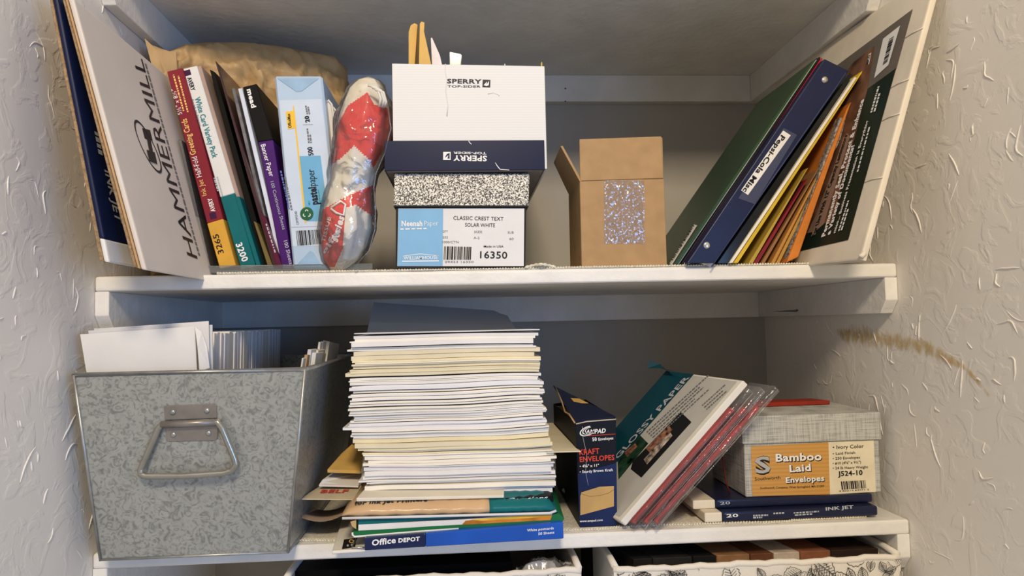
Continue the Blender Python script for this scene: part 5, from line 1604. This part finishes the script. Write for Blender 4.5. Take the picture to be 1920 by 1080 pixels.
tX = thing('linen_box', 'grey linen-textured envelope box with an orange label at lower right', 'box', ((q[2].x + q[3].x) / 2, YBX + 0.07, ZBX))
xl, xr = (q[0].x + q[3].x) / 2, min((q[1].x + q[2].x) / 2, 1.026)
zl = aty(1520, 828, YBX).z; ztp = aty(1520, 777, YBX - 0.003).z
box('box_body', (xl + 0.002, YBX, ZBX), (xr - 0.001, YBX + 0.13, zl + 0.004), LIN, tX, 0.0012)
box('lid', (xl - 0.001, YBX - 0.003, zl), (xr + 0.001, YBX + 0.133, ztp), LIN, tX, 0.0015, 2)
pl = yplane(YBX)
ORL = stripes('orange_wood_print', (0.52, 0.26, 0.055), (0.58, 0.31, 0.075), 60, 'Z', 0.4)
lx_ = patch(tX, [(1408, 837), (1553, 829), (1556, 927), (1410, 930)], pl, ORL, 0.0004, 'label')
patch(lx_, [(1553, 829), (1638, 825), (1642, 922), (1556, 927)], pl, mat('cream_label', (0.74, 0.66, 0.48), 0.5), 0.0004, 'label_panel')
for s, p0, p1, h in (('Bamboo', (1454, 865), (1540, 862), 14), ('Laid', (1480, 885), (1520, 882), 13), ('Envelopes', (1473, 905), (1545, 901), 10)):
    txt(lx_, s, (p0[0] + 1.6, p0[1] + 1.4), (p1[0] + 1.6, p1[1] + 1.4), h, pl, BLACK, 0.055, eps=0.0006)
    txt(lx_, s, p0, p1, h, pl, WHITEINK, 0.03, eps=0.0010)
txt(lx_, 'Southworth', (1415, 901), (1463, 898), 6, pl, BLACK, 0.01, eps=0.0006)
txt(lx_, 'Southworth Company, West Springfield, MA 01089', (1425, 917), (1545, 913), 4, pl, BLACK, 0.01, eps=0.0006)
txt(lx_, 'S', (1417, 888), (1446, 886), 30, pl, BLACK, 0.07, eps=0.0006)
txt(lx_, 'S', (1416, 887), (1445, 885), 30, pl, mat('silver_ink', (0.42, 0.42, 0.40), 0.4), 0.02, eps=0.0010)
for i, (s, u1) in enumerate((('• Ivory Color', 1619), ('• Laid Finish', 1603), ('• 250 Envelopes', 1612), ('• #10 (4⅛" x 9½")', 1614), ('• 24 lb Heavy Weight', 1627))):
    yv = (842, 853, 862, 871, 880)[i]
    txt(lx_, s, (1561, yv), (u1, yv - 2.5), 7 if i == 0 else 4.8, pl, BLACK, 0.01, eps=0.0008)
txt(lx_, 'J524-10', (1571, 892.5), (1617, 890), 9, pl, BLACK, 0.03, eps=0.0008)
bars(lx_, [(1576, 902.5), (1623, 900), (1625, 915), (1578, 918)], pl, BLACK, 18, 0.0008, seedv=9)
txt(lx_, '0 83514 83071 2', (1573, 922), (1629, 919), 3, pl, BLACK, 0, eps=0.0008)
# red envelope lying on the lid and a dark red string beside the box
tag(npoly('red_card', [V((xl + 0.02, YBX + 0.085, ztp + 0.0003)), V((xr - 0.018, YBX + 0.095, ztp + 0.0003)), V((xr - 0.03, YBX + 0.13, ztp + 0.0003)), V((xl + 0.02, YBX + 0.13, ztp + 0.0003))], (0, 0, 0.006), mat('red_card', (0.28, 0.03, 0.018), 0.5), bevel=0.001), 'red card lying on the back of the linen box lid', 'card')
tag(tube('elastic_cord', [aty(1352, 842, 0.06), aty(1358, 880, 0.06), aty(1362, 905, 0.06), aty(1368, 926, 0.06)], 0.0011, mat('maroon_cord', (0.14, 0.02, 0.015), 0.6)), 'dark red cord beside the left of the linen box', 'cord')

# ------------------------------------------------------------------ fabric bins below
def leafprint():
    m, nt, b = nodes('leaf_print_cotton'); N, L = nt.nodes, nt.links
    b.inputs['Base Color'].default_value = (0.74, 0.70, 0.62, 1); b.inputs['Roughness'].default_value = 0.85
    tc = N.new('ShaderNodeTexCoord'); nz = N.new('ShaderNodeTexNoise'); nz.inputs['Scale'].default_value = 240; nz.inputs['Detail'].default_value = 2
    L.new(tc.outputs['Object'], nz.inputs[0]); bp = N.new('ShaderNodeBump'); bp.inputs['Strength'].default_value = 0.3; bp.inputs['Distance'].default_value = 0.001
    L.new(nz.outputs[0], bp.inputs['Height']); L.new(bp.outputs[0], b.inputs['Normal'])
    return m


COTTON = leafprint()
LEAFINK = mat('charcoal_print', (0.05, 0.05, 0.05), 0.8, 0)


def fabric_bin(label, x0, x1, zt, yf, seedv):
    rnd = random.Random(seedv)
    t = thing('fabric_bin', label, 'bin', ((x0 + x1) / 2, yf + 0.17, -0.646), 'leaf print fabric bins')
    yb = 0.36; zb_ = -0.6455; th = 0.006
    wob = lambda x: 0.0010 * math.sin(x * 37 + seedv) + 0.0008 * math.sin(x * 111) + 0.0006 * math.sin(x * 260)
    nx = 40; vs = []
    for (dy, k) in ((0, 0), (0, 1), (th, 1), (th, 0)):
        for i in range(nx + 1):
            x = x0 + (x1 - x0) * i / nx
            vs.append((x, yf + dy + (0.0015 * math.sin(x * 45) if k else 0), (zt + wob(x)) if k else zb_))
    fs = []
    for r in range(4):
        for i in range(nx):
            a = r * (nx + 1) + i; c = ((r + 1) % 4) * (nx + 1) + i
            fs.append((a, a + 1, c + 1, c))
    mk('front_panel', vs, fs, COTTON, t, smooth=False)
    tube('rolled_rim', [V((x0 + (x1 - x0) * i / nx, yf + 0.003 + 0.0015 * math.sin((x0 + (x1 - x0) * i / nx) * 45), zt + wob(x0 + (x1 - x0) * i / nx))) for i in range(nx + 1)], 0.0042, COTTON, t, 10)
    for xx in (x0, x1):
        s = 1 if xx == x0 else -1
        box('side_panel', (min(xx, xx + s * th), yf + th, zb_), (max(xx, xx + s * th), yb, zt + 0.004), COTTON, t, 0.001)
        tube('rolled_rim', [V((xx + s * 0.003, yf + 0.003 + (yb - yf) * k / 12, zt + 0.004 + 0.0015 * math.sin(k * 1.3))) for k in range(13)], 0.0044, COTTON, t, 10)
    box('back_panel', (x0, yb, zb_), (x1, yb + th, zt), COTTON, t, 0.001)
    box('base_panel', (x0 + th, yf + th, zb_), (x1 - th, yb, zb_ + 0.003), COTTON, t, 0)
    # printed leaves: outline and veins drawn as ink lines on the front
    vs = []; fs = []
    def stroke(pts, wd):
        for (ax, az), (bx, bz) in zip(pts, pts[1:]):
            dx, dz = bx - ax, bz - az; l = math.hypot(dx, dz) or 1; nx_, nz_ = -dz / l * wd, dx / l * wd
            if max(az, bz) > zt - 0.001 or min(ax, bx) < x0 or max(ax, bx) > x1: continue
            k = len(vs); yy = yf - 0.0024
            vs.extend([(ax + nx_, yy, az + nz_), (bx + nx_, yy, bz + nz_), (bx - nx_, yy, bz - nz_), (ax - nx_, yy, az - nz_)]); fs.append((k, k + 1, k + 2, k + 3))
    for _ in range(int((x1 - x0) / 0.0075)):
        cx, cz = rnd.uniform(x0, x1), rnd.uniform(zt - 0.03, zt + 0.004); a = rnd.uniform(0, 6.28); l = rnd.uniform(0.015, 0.035); w_ = l * rnd.uniform(0.22, 0.36)
        T = lambda s, o: (cx + math.cos(a) * s * l - math.sin(a) * o * w_, cz + math.sin(a) * s * l + math.cos(a) * o * w_)
        stroke([T(k / 8, 0) for k in range(9)], 0.00035)
        for sg in (1, -1):
            stroke([T(k / 12, sg * math.sin(math.pi * k / 12) * (1 + 0.18 * (k % 2))) for k in range(13)], 0.00035)
            for k in range(2, 8): stroke([T(k / 9, 0), T(k / 9 + 0.14, sg * 0.75 * math.sin(math.pi * (k / 9 + 0.1)))], 0.00028)
    if vs: mk('leaf_print', vs, fs, LEAFINK, t)
    return t


zr1 = aty(1430, 1058, -0.012).z
fabric_bin('white fabric bin with black leaf print at bottom right', aty(1150, 1060, -0.012).x, 1.018, zr1, -0.012, 3)
zr2 = aty(800, 1088, -0.012).z
fabric_bin('white fabric bin with black leaf print at bottom centre, only its rim showing', aty(528, 1078, -0.012).x, aty(1090, 1066, -0.012).x, zr2 + 0.002, -0.012, 6)
# what the right bin holds: files standing in a row, and a white cloth
cols = [((0.012, 0.011, 0.010), 'black file leaning at the left end of the right fabric bin'), ((0.02, 0.019, 0.018), 'charcoal file second from the left in the right fabric bin'), ((0.008, 0.008, 0.008), 'black file between the charcoal and the tan one in the right fabric bin'),
        ((0.28, 0.15, 0.07), 'tan file in the right fabric bin'), ((0.14, 0.055, 0.025), 'dark brown file right of the tan one in the fabric bin'), ((0.55, 0.47, 0.38), 'pale cream file in the right fabric bin'),
        ((0.26, 0.10, 0.05), 'reddish brown file right of the cream one in the fabric bin'), ((0.03, 0.017, 0.012), 'almost black file at the right end of the fabric bin')]
us = [1188, 1225, 1300, 1345, 1408, 1452, 1502, 1560, 1650]
for k, (cc, lab) in enumerate(cols):
    a = aty(us[k], 1050, 0.02); b = aty(us[k + 1] - 2, 1048, 0.02)
    z1 = zr1 + 0.003; sk = -0.045
    q = [V((a.x, 0.02, z1)), V((b.x, 0.02, z1)), V((b.x, 0.02, -0.60)), V((a.x, 0.02, -0.60))]
    tag(prism('document_file', q, (sk, 0.16, 0.006), mat('file_%d' % k, cc, 0.6, 0.2, 40), None, 0.0008), lab, 'file', 'files in the right fabric bin')
c4 = [aty(1628, 1026, 0.05), aty(1688, 1022, 0.02), aty(1690, 1060, 0.02), aty(1620, 1058, 0.05)]
tag(pillow('white_cloth', c4, 0.03, PAPER, None, 16, 12, 0.004, 50, 3), 'bundle of white cloth at the right end of the fabric bin', 'cloth')
# bubble wrap bulging from the left bin
nx, ny = 46, 20; vs = []
for j in range(ny + 1):
    for i in range(nx + 1):
        s, t = i / nx, j / ny
        a = aty(968 + 118 * s, 1082 - 34 * math.sin(math.pi * (0.12 + 0.76 * s)) * math.sin(math.pi * 0.5 * min(1, t * 1.5)), -0.006 + 0.035 * t)
        bub = 0.002 * max(0, math.sin(i * 1.57 + (j % 2) * 1.5)) * max(0, math.sin(j * 1.57))
        vs.append(a + V((0, 0, bub + 0.009 * noise.noise(V((s * 6, t * 4, 1))))))
tag(mk('bubble_wrap', vs, grid_mesh(None, nx, ny), film('bubble_film', (0.95, 0.97, 0.98), 0.40, 0.14, 160, 0.8, 0.9, 0.1), smooth=True), 'crumpled clear bubble wrap poking out of the centre fabric bin', 'bubble wrap')
tag(box('document_file', (aty(545, 1075, 0.03).x, 0.03, -0.60), (aty(960, 1070, 0.03).x, 0.30, zr2 + 0.004), DARK), 'wide black file case inside the centre fabric bin', 'file')
